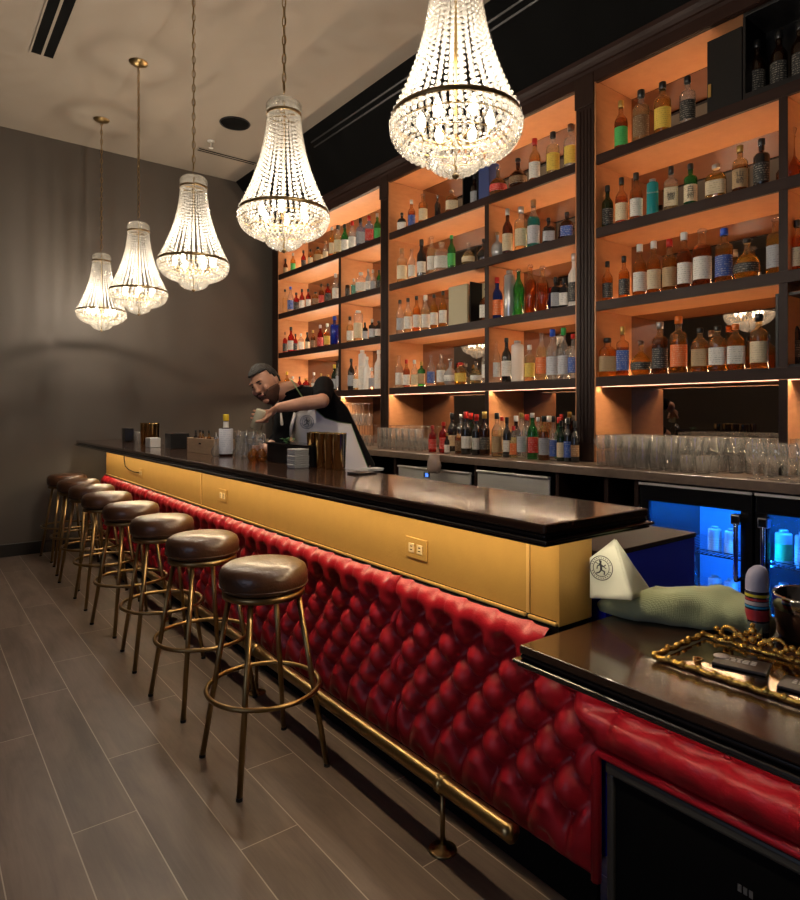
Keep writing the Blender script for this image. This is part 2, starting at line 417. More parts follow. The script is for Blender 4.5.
for (a, b) in ((1.143, 1.247), (1.259, 4.034), (4.046, 6.72)):
    obj('gold_panel', BX(XG, XG + .011, a, b, .765, 1.033, bev=.001), M_gold, t)
    obj('gold_trim', BX(XG - .012, XG - .0005, a, b, .753, .764, bev=.003), M_goldtrim, t)
for y in (1.253, 4.04, 6.714):
    obj('joint_strip', BX(XG - .005, XG - .0005, y - .006, y + .006, .765, 1.033, bev=.0015), M_goldtrim, t)
obj('gold_end_panel', BX(XG, 1.60, 1.139, 1.149, .752, 1.033, bev=.001), M_gold, t)
ls = em('under_counter_led', (1, .76, .46), 84)
o = thing('led_strip', 'warm light strip tucked under the front lip of the bar counter', 'light', (XG - .03, 4, 1.03), bar=True)
obj('strip', BX(XG - .132, XG - .118, 1.10, 6.75, 1.0347, 1.0356), ls, o)

# outlets
def outlet(y, z, label, n, rot=True):
    t = thing('power_outlet', label, 'outlet', (XG, y, z - .04), 'gold power outlets on the bar front', bar=True)
    w, h = (.062, .038)
    pl = obj('cover_plate', BX(XG - .007, XG - .0005, y - w, y + w, z - h, z + h, bev=.002), M_gold, t)
    for s in (-1, 1):
        r = obj('receptacle', BX(XG - .010, XG - .0075, y + s * .024 - .016, y + s * .024 + .016, z - .017, z + .017, bev=.001), pm('cream_gold', (.62, .46, .24), .4), t)
        sl = bmesh.new()
        for dz in (-.006, .006): box(sl, XG - .0108, XG - .0102, y + s * .024 - .006, y + s * .024 + .006, z + dz - .0015, z + dz + .0015)
        sub('slot', sl, M_black, r, t)
outlet(1.785, .865, 'gold power outlet plate nearest the camera on the gold panel', 0)
outlet(3.66, .862, 'middle gold power outlet on the gold panel, above the stools', 1)
outlet(5.47, .862, 'far gold power outlet with a thin cable plugged in', 2)
t = thing('cable', 'thin looped cable hanging from under the counter to the far outlet', 'cable', (XG - .01, 5.75, .87), bar=True)
obj('wire', tube([(XG - .02, 5.95, 1.033), (XG - .02, 5.96, .95), (XG - .02, 5.92, .89), (XG - .02, 5.80, .866), (XG - .02, 5.62, .858), (XG - .014, 5.49, .862)], .004, 6), M_black, t, True)
hk0 = None
for i, y in enumerate((1.98, 2.95, 3.92, 4.90, 5.85)):
    if hk0 is None:
        hk0 = t = local_thing('purse_hook', '', 'hook', (0, 0, 0), 0, 'purse hooks under the bar counter')
        for s in (-1, 1):
            h = obj('prong', tube([(0, s * .022, 0), (-.004, s * .022, -.022), (-.022, s * .022, -.034), (-.034, s * .022, -.022)], .004, 6), M_goldtrim, t, True)
            b2 = bmesh.new(); bmesh.ops.create_uvsphere(b2, u_segments=10, v_segments=6, radius=.008); bmesh.ops.translate(b2, verts=b2.verts, vec=(-.036, s * .022, -.018))
            obj('tip', b2, M_chrome, t, True)
    o = hk0 if i == 0 else copy_tree(hk0)
    o.location = B((XG - .05, y, 1.0355)); o.rotation_euler.z = TH
    o['label'] = ['double brass purse hook nearest the camera under the counter lip', 'double purse hook, second from the near end of the counter', 'double purse hook near the joint of the gold panels', 'double purse hook, second from the far end of the counter', 'double purse hook at the far end of the counter by the cable'][i]

# tufted red panels
BW, BH, BZ = .14, .165, .660
def tuft(y, z, near=False):
    if near and y < 1.06:
        w_ = min(1, max(0, (1.06 - y) / .10)); 
        if w_ < 1: return tuft(y, z) * (1 - w_) + tuft_near(y, z) * w_
        return tuft_near(y, z)
    p = (y - 1.718) / BW; q = (z - BZ) / BH
    if z <= BZ:
        lim = (z - (BZ - 2.5 * BH)) / BH
        a, b = p + q, p - q
        s = abs(math.sin(PI * a) * math.sin(PI * b))
        h = .056 * s ** .50
        if lim < 0:
            tt = min(1, -lim * BH / .12); pp = abs(math.sin(PI * (p + .5))) ** .4
            h = .050 * (pp * (1 - tt) + tt) * math.sqrt(max(0, 1 - tt ** 3))
    else:
        tt = min(1, (z - BZ) / .098)
        k = min(1, tt / .40); k = k * k * (3 - 2 * k)
        pl = 1 - .11 * math.exp(-((p - round(p)) * BW / .006) ** 2)
        h = .056 * (abs(math.sin(PI * p)) * (1 - k) + (pl * .98) * k) * math.sqrt(max(0, 1 - max(0, (tt - .45) / .55) ** 2.2))
    for qq in (round(q * 2) / 2,):
        pr = p - (.5 if int(round(qq * 2)) % 2 else 0); pn = round(pr)
        d = math.hypot((pr - pn) * BW, (q - qq) * BH)
        h -= .020 * math.exp(-(d / .020) ** 2)
    return max(h, -.004)
NZ = BZ - BH / 2 + .012
def tuft_near(y, z):
    p = (y - 1.718) / BW - .5; dy = (p - round(p)) * BW; u = abs(dy) / (BW / 2)
    sag = .020 * (1 - (1 - u) ** 2)                     # the fold between buttons hangs upward in a swag
    zf = NZ - .006 * math.sin(PI * min(1, u))
    if z >= zf: h = .030 * min(1, ((z - zf) / .03)) ** .6
    else:
        t_ = min(1, (zf - z) / (zf - .475)); h = .060 * max(0, math.sin(PI * t_ ** .55)) ** .6
        h *= 1 - .40 * math.exp(-(dy / .028) ** 2) * (1 - t_)
    d = math.hypot(dy, z - NZ); h -= .022 * math.exp(-(d / .016) ** 2)
    return max(h, -.002)
def panel(y0, y1, label, opening=None):
    t = thing('tufted_panel', label, 'padded panel', (1.44, (y0 + y1) / 2, .12), 'red button-tufted leather panels on the bar front', bar=True)
    bm = bmesh.new(); st = .0095; ny = int((y1 - y0) / st); nz = int(.632 / st); z0 = .12
    G = {}
    def ok(y, z):
        if opening and y < opening[0] and z < opening[1]: return False
        if opening and y < 1.15 and z > .690: return False
        return True
    for i in range(ny + 1):
        y = y0 + (y1 - y0) * i / ny
        for j in range(nz + 1):
            z = z0 + .632 * j / nz
            h = tuft(y, z, bool(opening))
            e = min(y - y0, y1 - y)
            ee = [e]
            if opening and z < opening[1] + .05: 
                if y < opening[0]: ee.append(max(0, z - opening[1]) + 0.002)
                elif y < opening[0] + .05: ee.append(y - opening[0] if z < opening[1] else math.hypot(y - opening[0], z - opening[1]))
            if e == y - y0 and opening: ee = ee[1:] or [1]
            e = min(ee)
            if e < .035: h = max(.0, h) * math.sqrt(max(0, 1 - (1 - e / .035) ** 2)) 
            G[i, j] = (XG - .006 - h, y, z)
    V = {}
    def vv(k):
        if k not in V: V[k] = bm.verts.new(G[k])
        return V[k]
    for i in range(ny):
        for j in range(nz):
            yc = (G[i, j][1] + G[i + 1, j][1]) / 2; zc = (G[i, j][2] + G[i, j + 1][2]) / 2
            if ok(yc, zc): bm.faces.new((vv((i, j)), vv((i, j + 1)), vv((i + 1, j + 1)), vv((i + 1, j))))
    obj('leather', bm, M_red, t, True)
    # buttons
    k = 0; cnt = 0
    for r2 in range(0, 6):
        z = BZ - r2 * BH / 2
        n0 = math.ceil((y0 + .05 - 1.718) / BW); n1 = math.floor((y1 - .04 - 1.718) / BW)
        for n in range(n0 - 1, n1 + 1):
            y = 1.718 + (n + (.5 if r2 % 2 else 0)) * BW
            if y < y0 + .05 or y > y1 - .04: continue
            if opening and (not ok(y - .02, z) or not ok(y, z - .02)): continue
            if cnt >= 99: continue
            if opening and y < 1.02:
                if r2 != 1: continue
                z = NZ
            else: z = BZ - r2 * BH / 2
            h = tuft(y, z, bool(opening)); b2 = bmesh.new(); bmesh.ops.create_uvsphere(b2, u_segments=10, v_segments=6, radius=.0095)
            bmesh.ops.scale(b2, verts=b2.verts, vec=(.5, 1, 1)); bmesh.ops.translate(b2, verts=b2.verts, vec=(XG - .006 - h - .001, y, z))
            obj('button', b2, M_red, t, True); cnt += 1
    return t
P2 = panel(-.6, 1.862, 'nearest red tufted panel, cut away around the black speaker', (1.0, .462))
obj('piping', tube([(XG - .016, 1.004, .12), (XG - .016, 1.004, .45), (XG - .018, .99, .468), (XG - .018, -.55, .468)], .014, 8), M_red, P2, True)
panel(1.866, 3.53, 'red tufted panel behind the two nearest bar stools')
panel(3.534, 5.15, 'red tufted panel behind the middle bar stools')
panel(5.154, 6.72, 'farthest red tufted panel at the wall end of the bar')
t = thing('kickboard', 'black recessed kickboard along the foot of the bar', 'kickboard', (1.44, 4, 0), bar=True)
obj('board', BX(XG - .004, XG + .010, 1.01, 6.72, .0, .15), M_black, t)

# subwoofer in the opening
t = thing('subwoofer', 'big black loudspeaker cabinet set into the red padding under the low counter', 'speaker', (1.7, .3, 0), bar=True)
obj('cabinet', BX(1.47, 2.0, -.55, .975, .0, .445, bev=.012), M_blackm, t)
fr = bmesh.new(); box(fr, 1.432, 1.469, -.55, .978, .418, .450, bev=.008); box(fr, 1.440, 1.469, .958, .978, .0, .417, bev=.005); obj('frame', fr, pm('charcoal_frame', (.045, .045, .042), .35), t)
obj('grille', BX(1.452, 1.469, -.5, .957, .02, .417), M_black, t)
bd = bmesh.new()
for k in range(3): box(bd, 1.4505, 1.4518, .640 - k * .012, .648 - k * .012, .302, .318 )
obj('badge', bd, pm('grey_badge', (.12, .12, .12), .4), t)

# foot rail
t = thing('foot_rail', 'long round brass foot rail on floor posts along the bar', 'foot rail', (1.305, 4, 0), bar=True)
obj('rail', tube([(1.300, 1.175, .205), (1.300, 1.20, .205), (1.300, 6.7, .205)], .026, 20), M_brass, t, True)
for y in (1.47, 2.85, 4.2, 5.55):
    obj('collar', tube([(1.300, y - .012, .205), (1.300, y + .012, .205)], .031, 18), M_brass, t, True)
    obj('post', tube([(1.300, y, .008), (1.300, y, .182)], .0085, 10), M_dbrass, t, True)
    fl = obj('flange', lathe([(.043, 0.0005), (.045, .003), (.040, .007), (.012, .009), (.012, .018), (0, .018)], 24, 1.300, y, 0), M_brass, t, True)
    for a in (.6, 2.7, 4.8):
        sub('screw', lathe([(.005, .006), (.005, .010), (0, .011)], 8, 1.3 + .030 * math.cos(a), y + .030 * math.sin(a), 0), M_dbrass, fl, t)

# low counter
t = thing('low_counter', 'lower dark walnut counter at the near end of the bar', 'counter', (1.6, .4, .7), bar=True)
obj('top_board', BX(1.262, 2.05, -1.2, 1.120, .727, .750, bev=.005), M_top, t)
obj('edge_moulding', molding(1.248, 2.06, -1.21, 1.134, .694, .7265), M_edge, t)
obj('support_panel', BX(2.01, 2.04, -1.2, 1.0, .0, .693), M_dwood, t)

o = thing('led_strip', 'warm light strip under the front lip of the low counter', 'light', (1.3, .2, .69), bar=True)
obj('strip', BX(1.300, 1.312, -.5, 1.06, .6895, .6935), em('low_counter_led', (1, .80, .55), 18), o)
o = thing('led_strip', 'short light strip under the near end of the bar counter above the napkin', 'light', (1.45, 1.04, 1.03), bar=True)
obj('strip', BX(1.33, 1.64, 1.030, 1.040, 1.0347, 1.0356), em('end_led', (1, .82, .58), 40), o)
# station cabinet behind the gold end
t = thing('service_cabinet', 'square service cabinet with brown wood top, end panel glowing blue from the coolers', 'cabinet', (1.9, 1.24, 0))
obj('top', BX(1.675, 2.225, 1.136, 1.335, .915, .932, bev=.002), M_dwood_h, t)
obj('body', BX(1.68, 2.22, 1.140, 1.33, .0, .9145), pm('cooler_glow_laminate', (.02, .03, .80), .5), t)  # blue light of the coolers painted into the body colour

# ------------------------------------------------------------------ stools
def make_stool():
    t = local_thing('bar_stool', '', 'bar stool', (0, 0, 0), 0, 'round brown leather bar stools with brass legs')
    obj('seat', lathe([(0, .678), (.145, .678), (.163, .688), (.170, .708), (.170, .740), (.161, .764), (.140, .777), (.09, .783), (0, .785)], 40), M_brown, t, True)
    st = obj('seat_seam', tube(circle(0, 0, .700, .1690, 40), .0025, 5, closed=True), M_brown, t, True)
    obj('seat_ring', lathe([(.132, .656), (.158, .656), (.158, .6775), (.132, .6775), (.132, .656)], 36, cap=False), M_dbrass, t, True)
    for a in (45, 135, 225, 315):
        c, s = math.cos(math.radians(a)), math.sin(math.radians(a))
        lg = obj('leg', tube([(.138 * c, .138 * s, .658), (.252 * c, .252 * s, .004)], .0110, 10), M_dbrass, t, True)
        sub('foot_cap', lathe([(.0125, 0), (.0125, .012), (0, .012)], 10,   .2522 * c, .2522 * s, 0), M_blackm, lg, t)
    obj('footrest_ring', tube(circle(0, 0, .30, .2150, 48), .0095, 8, closed=True), M_dbrass, t, True)
    return t
ST = [(1.098, 2.27, 0), (1.115, 2.97, .1), (1.125, 3.62, -.08), (1.13, 4.27, .15), (1.135, 4.93, 0), (1.155, 5.52, .2), (1.165, 6.08, -.1), (1.175, 6.66, .1)]
SL = ['nearest brown leather bar stool, whole and largest in view', 'second brown bar stool from the near end', 'third brown bar stool from the near end', 'fourth brown bar stool from the near end of the row', 'fourth brown bar stool from the far wall', 'third brown bar stool from the far wall', 'second brown bar stool from the far wall', 'farthest brown bar stool, beside the dark wall']
st0 = make_stool()
for i, (x, y, r) in enumerate(ST):
    o = st0 if i == 0 else copy_tree(st0)
    o.location = (x - .012, y, 0); o.rotation_euler.z = r; o['label'] = SL[i]
#@@PART2
# ------------------------------------------------------------------ back bar cabinets
XS, XM = 3.40, 3.80
BT = .055
BOT = [2.925, 2.465, 2.005, 1.530]            # undersides of the four shelves, top to bottom
TOPS = [z + BT for z in BOT]                  # standing heights
SOF = 3.45; ZCTR = 1.05
M_led = em('amber_shelf_led', (1, .68, .40), 110)
M_ledc = em('soft_white_shelf_led', (1, .79, .56), 180)
M_ledr = em('deep_amber_shelf_led', (1, .63, .34), 78)
M_cl = em('counter_glass_led', (1, .76, .5), 260)
def pilaster(t, y0, y1):
    bm = bmesh.new(); z1 = SOF - .14
    box(bm, 3.392, XM, y0, y1, ZCTR + .001, SOF + .06)
    w = y1 - y0
    for k in range(4):
        c = y0 + w * (.2 + .2 * k); box(bm, 3.386, 3.3915, c - .008, c + .008, ZCTR + .12, z1 - .02, bev=.002)
    obj('pilaster', bm, M_dwood, t)
    obj('capital', BX(3.380, 3.3915, y0 - .006, y1 + .006, z1, SOF + .055, bev=.003), M_dwood, t)
def unit(label, y0, y1, div, pils, warm):
    t = thing('shelving_unit', label, 'shelves', (3.6, (y0 + y1) / 2, ZCTR), 'tall lit shelving units behind the bar')
    for (a, b) in pils: pilaster(t, a, b)
    led = {2: M_ledr, 1: M_led, 0: M_ledc}[warm]
    for yy in (y0, y1 - .012): obj('side_lining', BX(XS, XM - .002, yy, yy + .012, ZCTR + .001, SOF, bev=0), M_owood, t)
    a, b = y0 + .0125, y1 - .0125
    obj('mirror', BX(XM - .004, XM + .01, a, b, ZCTR + .001, SOF - .001), M_mirror, t)
    obj('soffit', BX(XS - .002, XM - .005, a, b, SOF + .001, SOF + .02), M_owood, t)
    obj('frieze', BX(XS - .004, XS + .02, a, b, SOF - .012, SOF + .0005), M_dwood_h, t)
    for i, z in enumerate(BOT):
        s = obj('shelf', BX(XS + .022, XM - .005, a, b, z, z + BT), M_owood, t)
        sub('nosing', BX(XS - .002, XS + .0215, a, b, z - .004, z + BT + .001, bev=.002), M_dwood_h, s, t)
        sub('led_strip', BX(XM - .026, XM - .016, a + .02, b - .02, z + BT + .0005, z + BT + .006), led, s, t)
        if i == 3: sub('front_led_strip', BX(XS + .024, XS + .030, a + .02, b - .02, z - .003, z - .0005), M_cl, s, t); sub('added_baffle', BX(XS + .034, XS + .036, a + .02, b - .02, z - .008, z - .0005), M_dwood_h, s, t)  # unseen lip added to hide the front strip from the mirror
        if div:
            zb = z; zt = (BOT[i - 1] if i else 0)
            if i: obj('divider', BX(XS + .004, XM - .005, div - .018, div + .018, z + BT + .007, zt - .006), M_owood, t)
    obj('divider', BX(XS + .004, XM - .005, div - .018, div + .018, ZCTR + .001, BOT[3] - .006), M_owood, t)
    for i in range(4):
        z0 = ZCTR + .001 if i == 3 else BOT[i + 1] + BT + .001
        obj('divider_edge', BX(XS - .001, XS + .0035, div - .02, div + .02, z0, BOT[i] - .005), M_dwood, t)
    pass
    return t
unit('nearest tall lit shelving unit, at the right edge with dark mirror backs', .30, 2.39, 1.30, [(2.3905, 2.5195)], 2)
unit('middle tall lit shelving unit between the two fluted posts', 2.52, 4.56, 3.33, [(4.5605, 4.6695)], 1)
unit('farthest tall lit shelving unit, left by the dark end wall', 4.67, 6.73, 5.38, [(6.7305, 6.860)], 0)
t = thing('crown_molding', 'dark wood crown molding running along the top of the shelving', 'molding', (3.4, 3, 3.5))
obj('molding', prism([(3.40, 3.512), (3.385, 3.512), (3.380, 3.53), (3.37, 3.535), (3.362, 3.555), (3.350, 3.575), (3.345, 3.60), (3.375, 3.615), (3.392, 3.60), (3.40, 3.598)], 'y', .2, 6.97), M_dwood_h, t)
obj('fascia', BX(3.388, XM, .2, 6.97, SOF + .061, 3.597), M_dwood_h, t)
obj('upper_fascia', BX(3.384, 3.3915, .3, 6.86, SOF - .010, SOF + .0605), M_dwood_h, t)
# filler at the far end
# ------------------------------------------------------------------ back counter
t = thing('back_counter', 'long brown stone back counter under the shelves', 'counter', (3.4, 3, ZCTR))
obj('slab', BX(3.075, XM + .01, .0, 6.97, 1.0, 1.05, bev=.004), M_stone, t)
FY0 = 1.905
t = thing('back_cabinet', 'dark open-fronted cabinet carcass below the stone counter', 'cabinet', (3.4, 4.4, 0))
obj('back_panel', BX(3.55, 3.57, FY0, 6.97, .0, .999), M_black, t)
for y in (FY0 + .008, 2.10, atx(555, 480, 3.1).y - .016, atx(475.5, 480, 3.1).y, atx(396, 480, 3.1).y + .016, 5.3, 6.95):
    obj('upright', BX(3.10, 3.549, y - .012, y + .012, .0, .999), M_dwood, t)
obj('bottom_board', BX(3.12, 3.549, FY0 + .03, 6.93, .08, .10), M_blackm, t)
def drawer_unit(px0, px1, label, zt, disp=False):
    ya, yb = atx(px1, 480, 3.1).y, atx(px0, 480, 3.1).y
    t = thing('steel_bin', label, 'ice bin', (3.2, (ya + yb) / 2, .5), 'stainless steel bins under the back counter')
    obj('front', BX(3.085, 3.097, ya, yb, .55, zt, bev=.003), M_steel, t)
    obj('body', BX(3.098, 3.50, ya + .02, yb - .02, .101, zt - .01), M_blackm, t)
    obj('top_lip', BX(3.070, 3.10, ya, yb, zt + .0005, zt + .014, bev=.004), M_steel, t)
    if disp:
        yc = atx(427, 478, 3.085).y
        d = obj('display', BX(3.081, 3.0845, yc - .035, yc + .035, zt - .06, zt - .02), M_black, t)
        dg = bmesh.new()
        for k in range(2):
            y = yc + .010 - k * .020; z = zt - .040
            for (a, b, c, e) in ((-.006, .006, .009, .011), (-.006, .006, -.001, .001), (-.006, .006, -.011, -.009), (-.007, -.005, -.009, .009)):
                box(dg, 3.0795, 3.0805, y + a, y + b, z + c, z + e)
        sub('digits', dg, em('blue_digits', (.1, .25, 1), 6), d, t)
drawer_unit(400, 472, 'stainless steel bin front with small blue display under the counter', .93, True)
drawer_unit(479, 551, 'shiny stainless steel bin front without a display, nearer the camera', .955)

# ------------------------------------------------------------------ coolers
M_cool = em('blue_cooler_led', (.01, .22, 1), 170)
M_coolin = pm('cooler_lining', (.30, .55, .85), .35)
M_doorglass = glass('door_glass', (.75, .85, .95), .02, .7, (.9, .95, 1))
def cooler(y0, y1, label, hy):
    t = thing('bottle_cooler', label, 'cooler', (3.3, (y0 + y1) / 2, 0), 'black glass-door coolers under the back counter')
    b = bmesh.new(); x0, x1 = 3.135, 3.72
    box(b, x0, x1, y0, y0 + .03, .02, .985); box(b, x0, x1, y1 - .03, y1, .02, .985); box(b, x0, x1, y0 + .03, y1 - .03, .93, .985)
    box(b, x0, x1, y0 + .03, y1 - .03, .02, .16); box(b, x1 - .03, x1, y0 + .03, y1 - .03, .16, .93)
    obj('case', b, M_blackm, t)
    obj('lining', BX(x1 - .035, x1 - .031, y0 + .035, y1 - .035, .165, .925), M_coolin, t)
    for yy in (y0 + .038, y1 - .045): obj('led_tube', BX(x0 + .003, x0 + .010, yy - .006 if yy < (y0 + y1) / 2 else yy + .006, yy if yy < (y0 + y1) / 2 else yy + .012, .2, .90), M_cool, t)
    obj('top_led', BX(x0 + .05, x0 + .07, y0 + .06, y1 - .06, .918, .926), M_cool, t)
    d = bmesh.new(); g = .055
    box(d, 3.098, 3.130, y0 + .003, y1 - .003, .895, .975, bev=.004); box(d, 3.098, 3.130, y0 + .003, y1 - .003, .03, .18, bev=.004)
    box(d, 3.098, 3.130, y0 + .003, y0 + g, .18, .895); box(d, 3.098, 3.130, y1 - g, y1 - .003, .18, .895)
    fr = obj('door', d, M_blackg, t)
    sub('glass_pane', BX(3.112, 3.117, y0 + g, y1 - g, .181, .894), M_doorglass, fr, t)
    hb = bmesh.new()
    tube([(3.095, hy, .86), (3.06, hy, .86), (3.055, hy, .84), (3.055, hy, .60), (3.06, hy, .575), (3.095, hy, .575)], .011, 10, hb)
    hnd = sub('handle', hb, M_chrome, fr, t, True)
    kb = BX(3.045, 3.094, hy - .022, hy + .022, .835, .885, bev=.008); sub('handle_bracket', kb, M_chrome, fr, t)
    obj('steel_trim', BX(3.088, 3.0975, y0 + .003, y1 - .003, .978, .990), M_steel, t)
    for z in (.40, .65):
        rk = bmesh.new(); k = y0 + .05
        while k < y1 - .05: box(rk, 3.16, 3.66, k, k + .004, z, z + .004); k += .022
        box(rk, 3.16, 3.166, y0 + .045, y1 - .045, z - .006, z); box(rk, 3.16, 3.164, y0 + .045, y1 - .045, z + .018, z + .022)
        obj('wire_rack', rk, M_chrome, t)
    return t
ypx = lambda p: atx(p, 510, 3.1).y
YC = ypx(754)
cooler(YC + .004, FY0 - .01, 'black cooler with blue-lit glass door, left of the pair', ypx(740) )
cooler(YC - .62, YC - .004, 'black cooler with blue-lit bottles at the right edge', ypx(767))
t = thing('filler_cabinet', 'black cabinet beside the coolers at the right edge', 'cabinet', (3.3, .2, 0))
obj('body', BX(3.11, 3.72, .02, YC - .63, .0, .99), M_blackm, t)

# ------------------------------------------------------------------ bottles
LIQ = {'amber': (.74, .33, .06), 'dark_amber': (.36, .13, .025), 'red_amber': (.55, .16, .03), 'gold': (.85, .50, .09), 'pale': (.86, .74, .46),
       'red': (.55, .02, .015), 'green': (.05, .42, .12), 'dark_green': (.03, .10, .04), 'teal': (.02, .28, .30), 'turquoise': (.03, .55, .62), 'blue': (.02, .10, .75), 'clear': (.9, .92, .92),
       'black': (.012, .010, .010), 'frosted': (.85, .87, .86), 'silver': (.6, .6, .6), 'pale_blue': (.45, .58, .85), 'orange': (.85, .30, .04), 'brown': (.16, .05, .015), 'cyan': (.15, .68, .75)}
LIQW = {'amber': 'amber', 'dark_amber': 'dark amber', 'red_amber': 'reddish amber', 'gold': 'golden', 'pale': 'pale straw', 'red': 'red', 'green': 'green', 'dark_green': 'dark green', 'teal': 'teal',
        'turquoise': 'turquoise', 'blue': 'blue', 'clear': 'clear', 'black': 'black', 'frosted': 'frosted', 'silver': 'silvery', 'pale_blue': 'pale blue', 'orange': 'orange', 'brown': 'brown', 'cyan': 'light blue'}
def liqmat(k):
    c = LIQ[k]
    if k in ('black', 'teal', 'silver'): return pm('bottle_' + k, c, .12, .6 if k == 'silver' else 0, .6, coat=.4)
    if k == 'frosted': return glass('bottle_frosted', c, .75, .5, (.9, .9, .9))
    if k == 'clear': return glass('bottle_clear', (.85, .87, .87), .10, 1.6, (.94, .95, .95), .35)
    return glass('bottle_' + k, c, .10, 1.3, tuple(min(1, x ** .62) for x in c), .12)
LAB = {'white': ((.72, .69, .62), (.12, .1, .09)), 'cream': ((.66, .55, .36), (.2, .1, .06)), 'black': ((.02, .02, .02), (.55, .5, .4)), 'green': ((.06, .40, .10), (.02, .12, .03)), 'yellow': ((.75, .52, .08), (.25, .12, .02)),
       'orange': ((.75, .16, .03), (.8, .6, .4)), 'red': ((.55, .03, .02), (.8, .7, .6)), 'blue': ((.03, .08, .32), (.7, .7, .7)), 'brown': ((.20, .11, .05), (.6, .5, .35)), 'tan': ((.42, .28, .14), (.15, .08, .04)), 'grey': ((.35, .36, .38), (.08, .08, .09)), 'silver': ((.5, .5, .52), (.1, .1, .1))}
CAPC = {'black': (.012, .012, .012), 'red': (.5, .02, .015), 'blue': (.02, .08, .5), 'white': (.75, .73, .7), 'cork': (.30, .15, .06), 'gold': (.6, .4, .12), 'silver': (.5, .5, .5), 'green': (.03, .35, .08), 'clear': None, 'orange': (.7, .16, .02), 'yellow': (.8, .55, .05), 'brown': (.1, .04, .02)}
def capmat(k):
    if k == 'clear': return M_clear
    return pm('cap_' + k, CAPC[k], .3, .8 if k in ('gold', 'silver') else 0)
# outlines: (radius share, height share); cap start; squareness; R/H; label z0,z1
SH = {
 'std': ([(.0, 0), (.92, 0), (1, .015), (1, .55), (.93, .62), (.62, .69), (.40, .735), (.36, .77), (.36, .90), (.40, .905), (.40, .915)], .86, 0, .125, .10, .46),
 'tall': ([(.0, 0), (.92, 0), (1, .015), (1, .58), (.85, .66), (.5, .73), (.36, .79), (.33, .92), (.37, .925), (.37, .935)], .90, 0, .112, .14, .48),
 'wine': ([(.0, 0), (.95, 0), (1, .015), (1, .56), (.9, .63), (.55, .70), (.38, .76), (.36, .95), (.40, .955), (.4, .965)], .84, 0, .122, .14, .42),
 'shoulder': ([(.0, 0), (.92, 0), (1, .015), (1, .62), (.96, .67), (.78, .71), (.45, .735), (.36, .76), (.36, .90), (.4, .905), (.4, .915)], .87, 0, .145, .12, .50),
 'square': ([(.0, 0), (.94, 0), (1, .015), (1, .64), (.93, .68), (.60, .715), (.36, .74), (.34, .88), (.38, .885), (.38, .895)], .84, 4, .150, .12, .52),
 'squat': ([(.0, 0), (.94, 0), (1, .03), (1, .60), (.92, .68), (.60, .75), (.34, .79), (.32, .86), (.36, .87), (.36, .88)], .84, 2, .270, .14, .52),
 'round': ([(.0, 0), (.62, 0), (.85, .06), (1, .20), (1, .33), (.88, .47), (.58, .58), (.28, .65), (.22, .72), (.22, .86), (.26, .87), (.26, .88)], .84, 0, .290, .16, .38),
 'flask': ([(.0, 0), (.9, 0), (1, .03), (1, .52), (.90, .62), (.55, .70), (.30, .74), (.28, .86), (.32, .87), (.32, .88)], .83, 3, .235, .12, .48),
 'decanter': ([(.0, 0), (.8, 0), (1, .08), (1, .18), (.75, .28), (.36, .38), (.22, .46), (.18, .60), (.18, .80), (.24, .815), (.24, .825)], .82, 0, .26, .10, .2),
 'canister': ([(.0, 0), (.97, 0), (1, .01), (1, .86), (.93, .90), (.5, .92), (.5, .98), (.5, .985)], .93, 0, .15, .12, .6),
}
BCACHE = {}
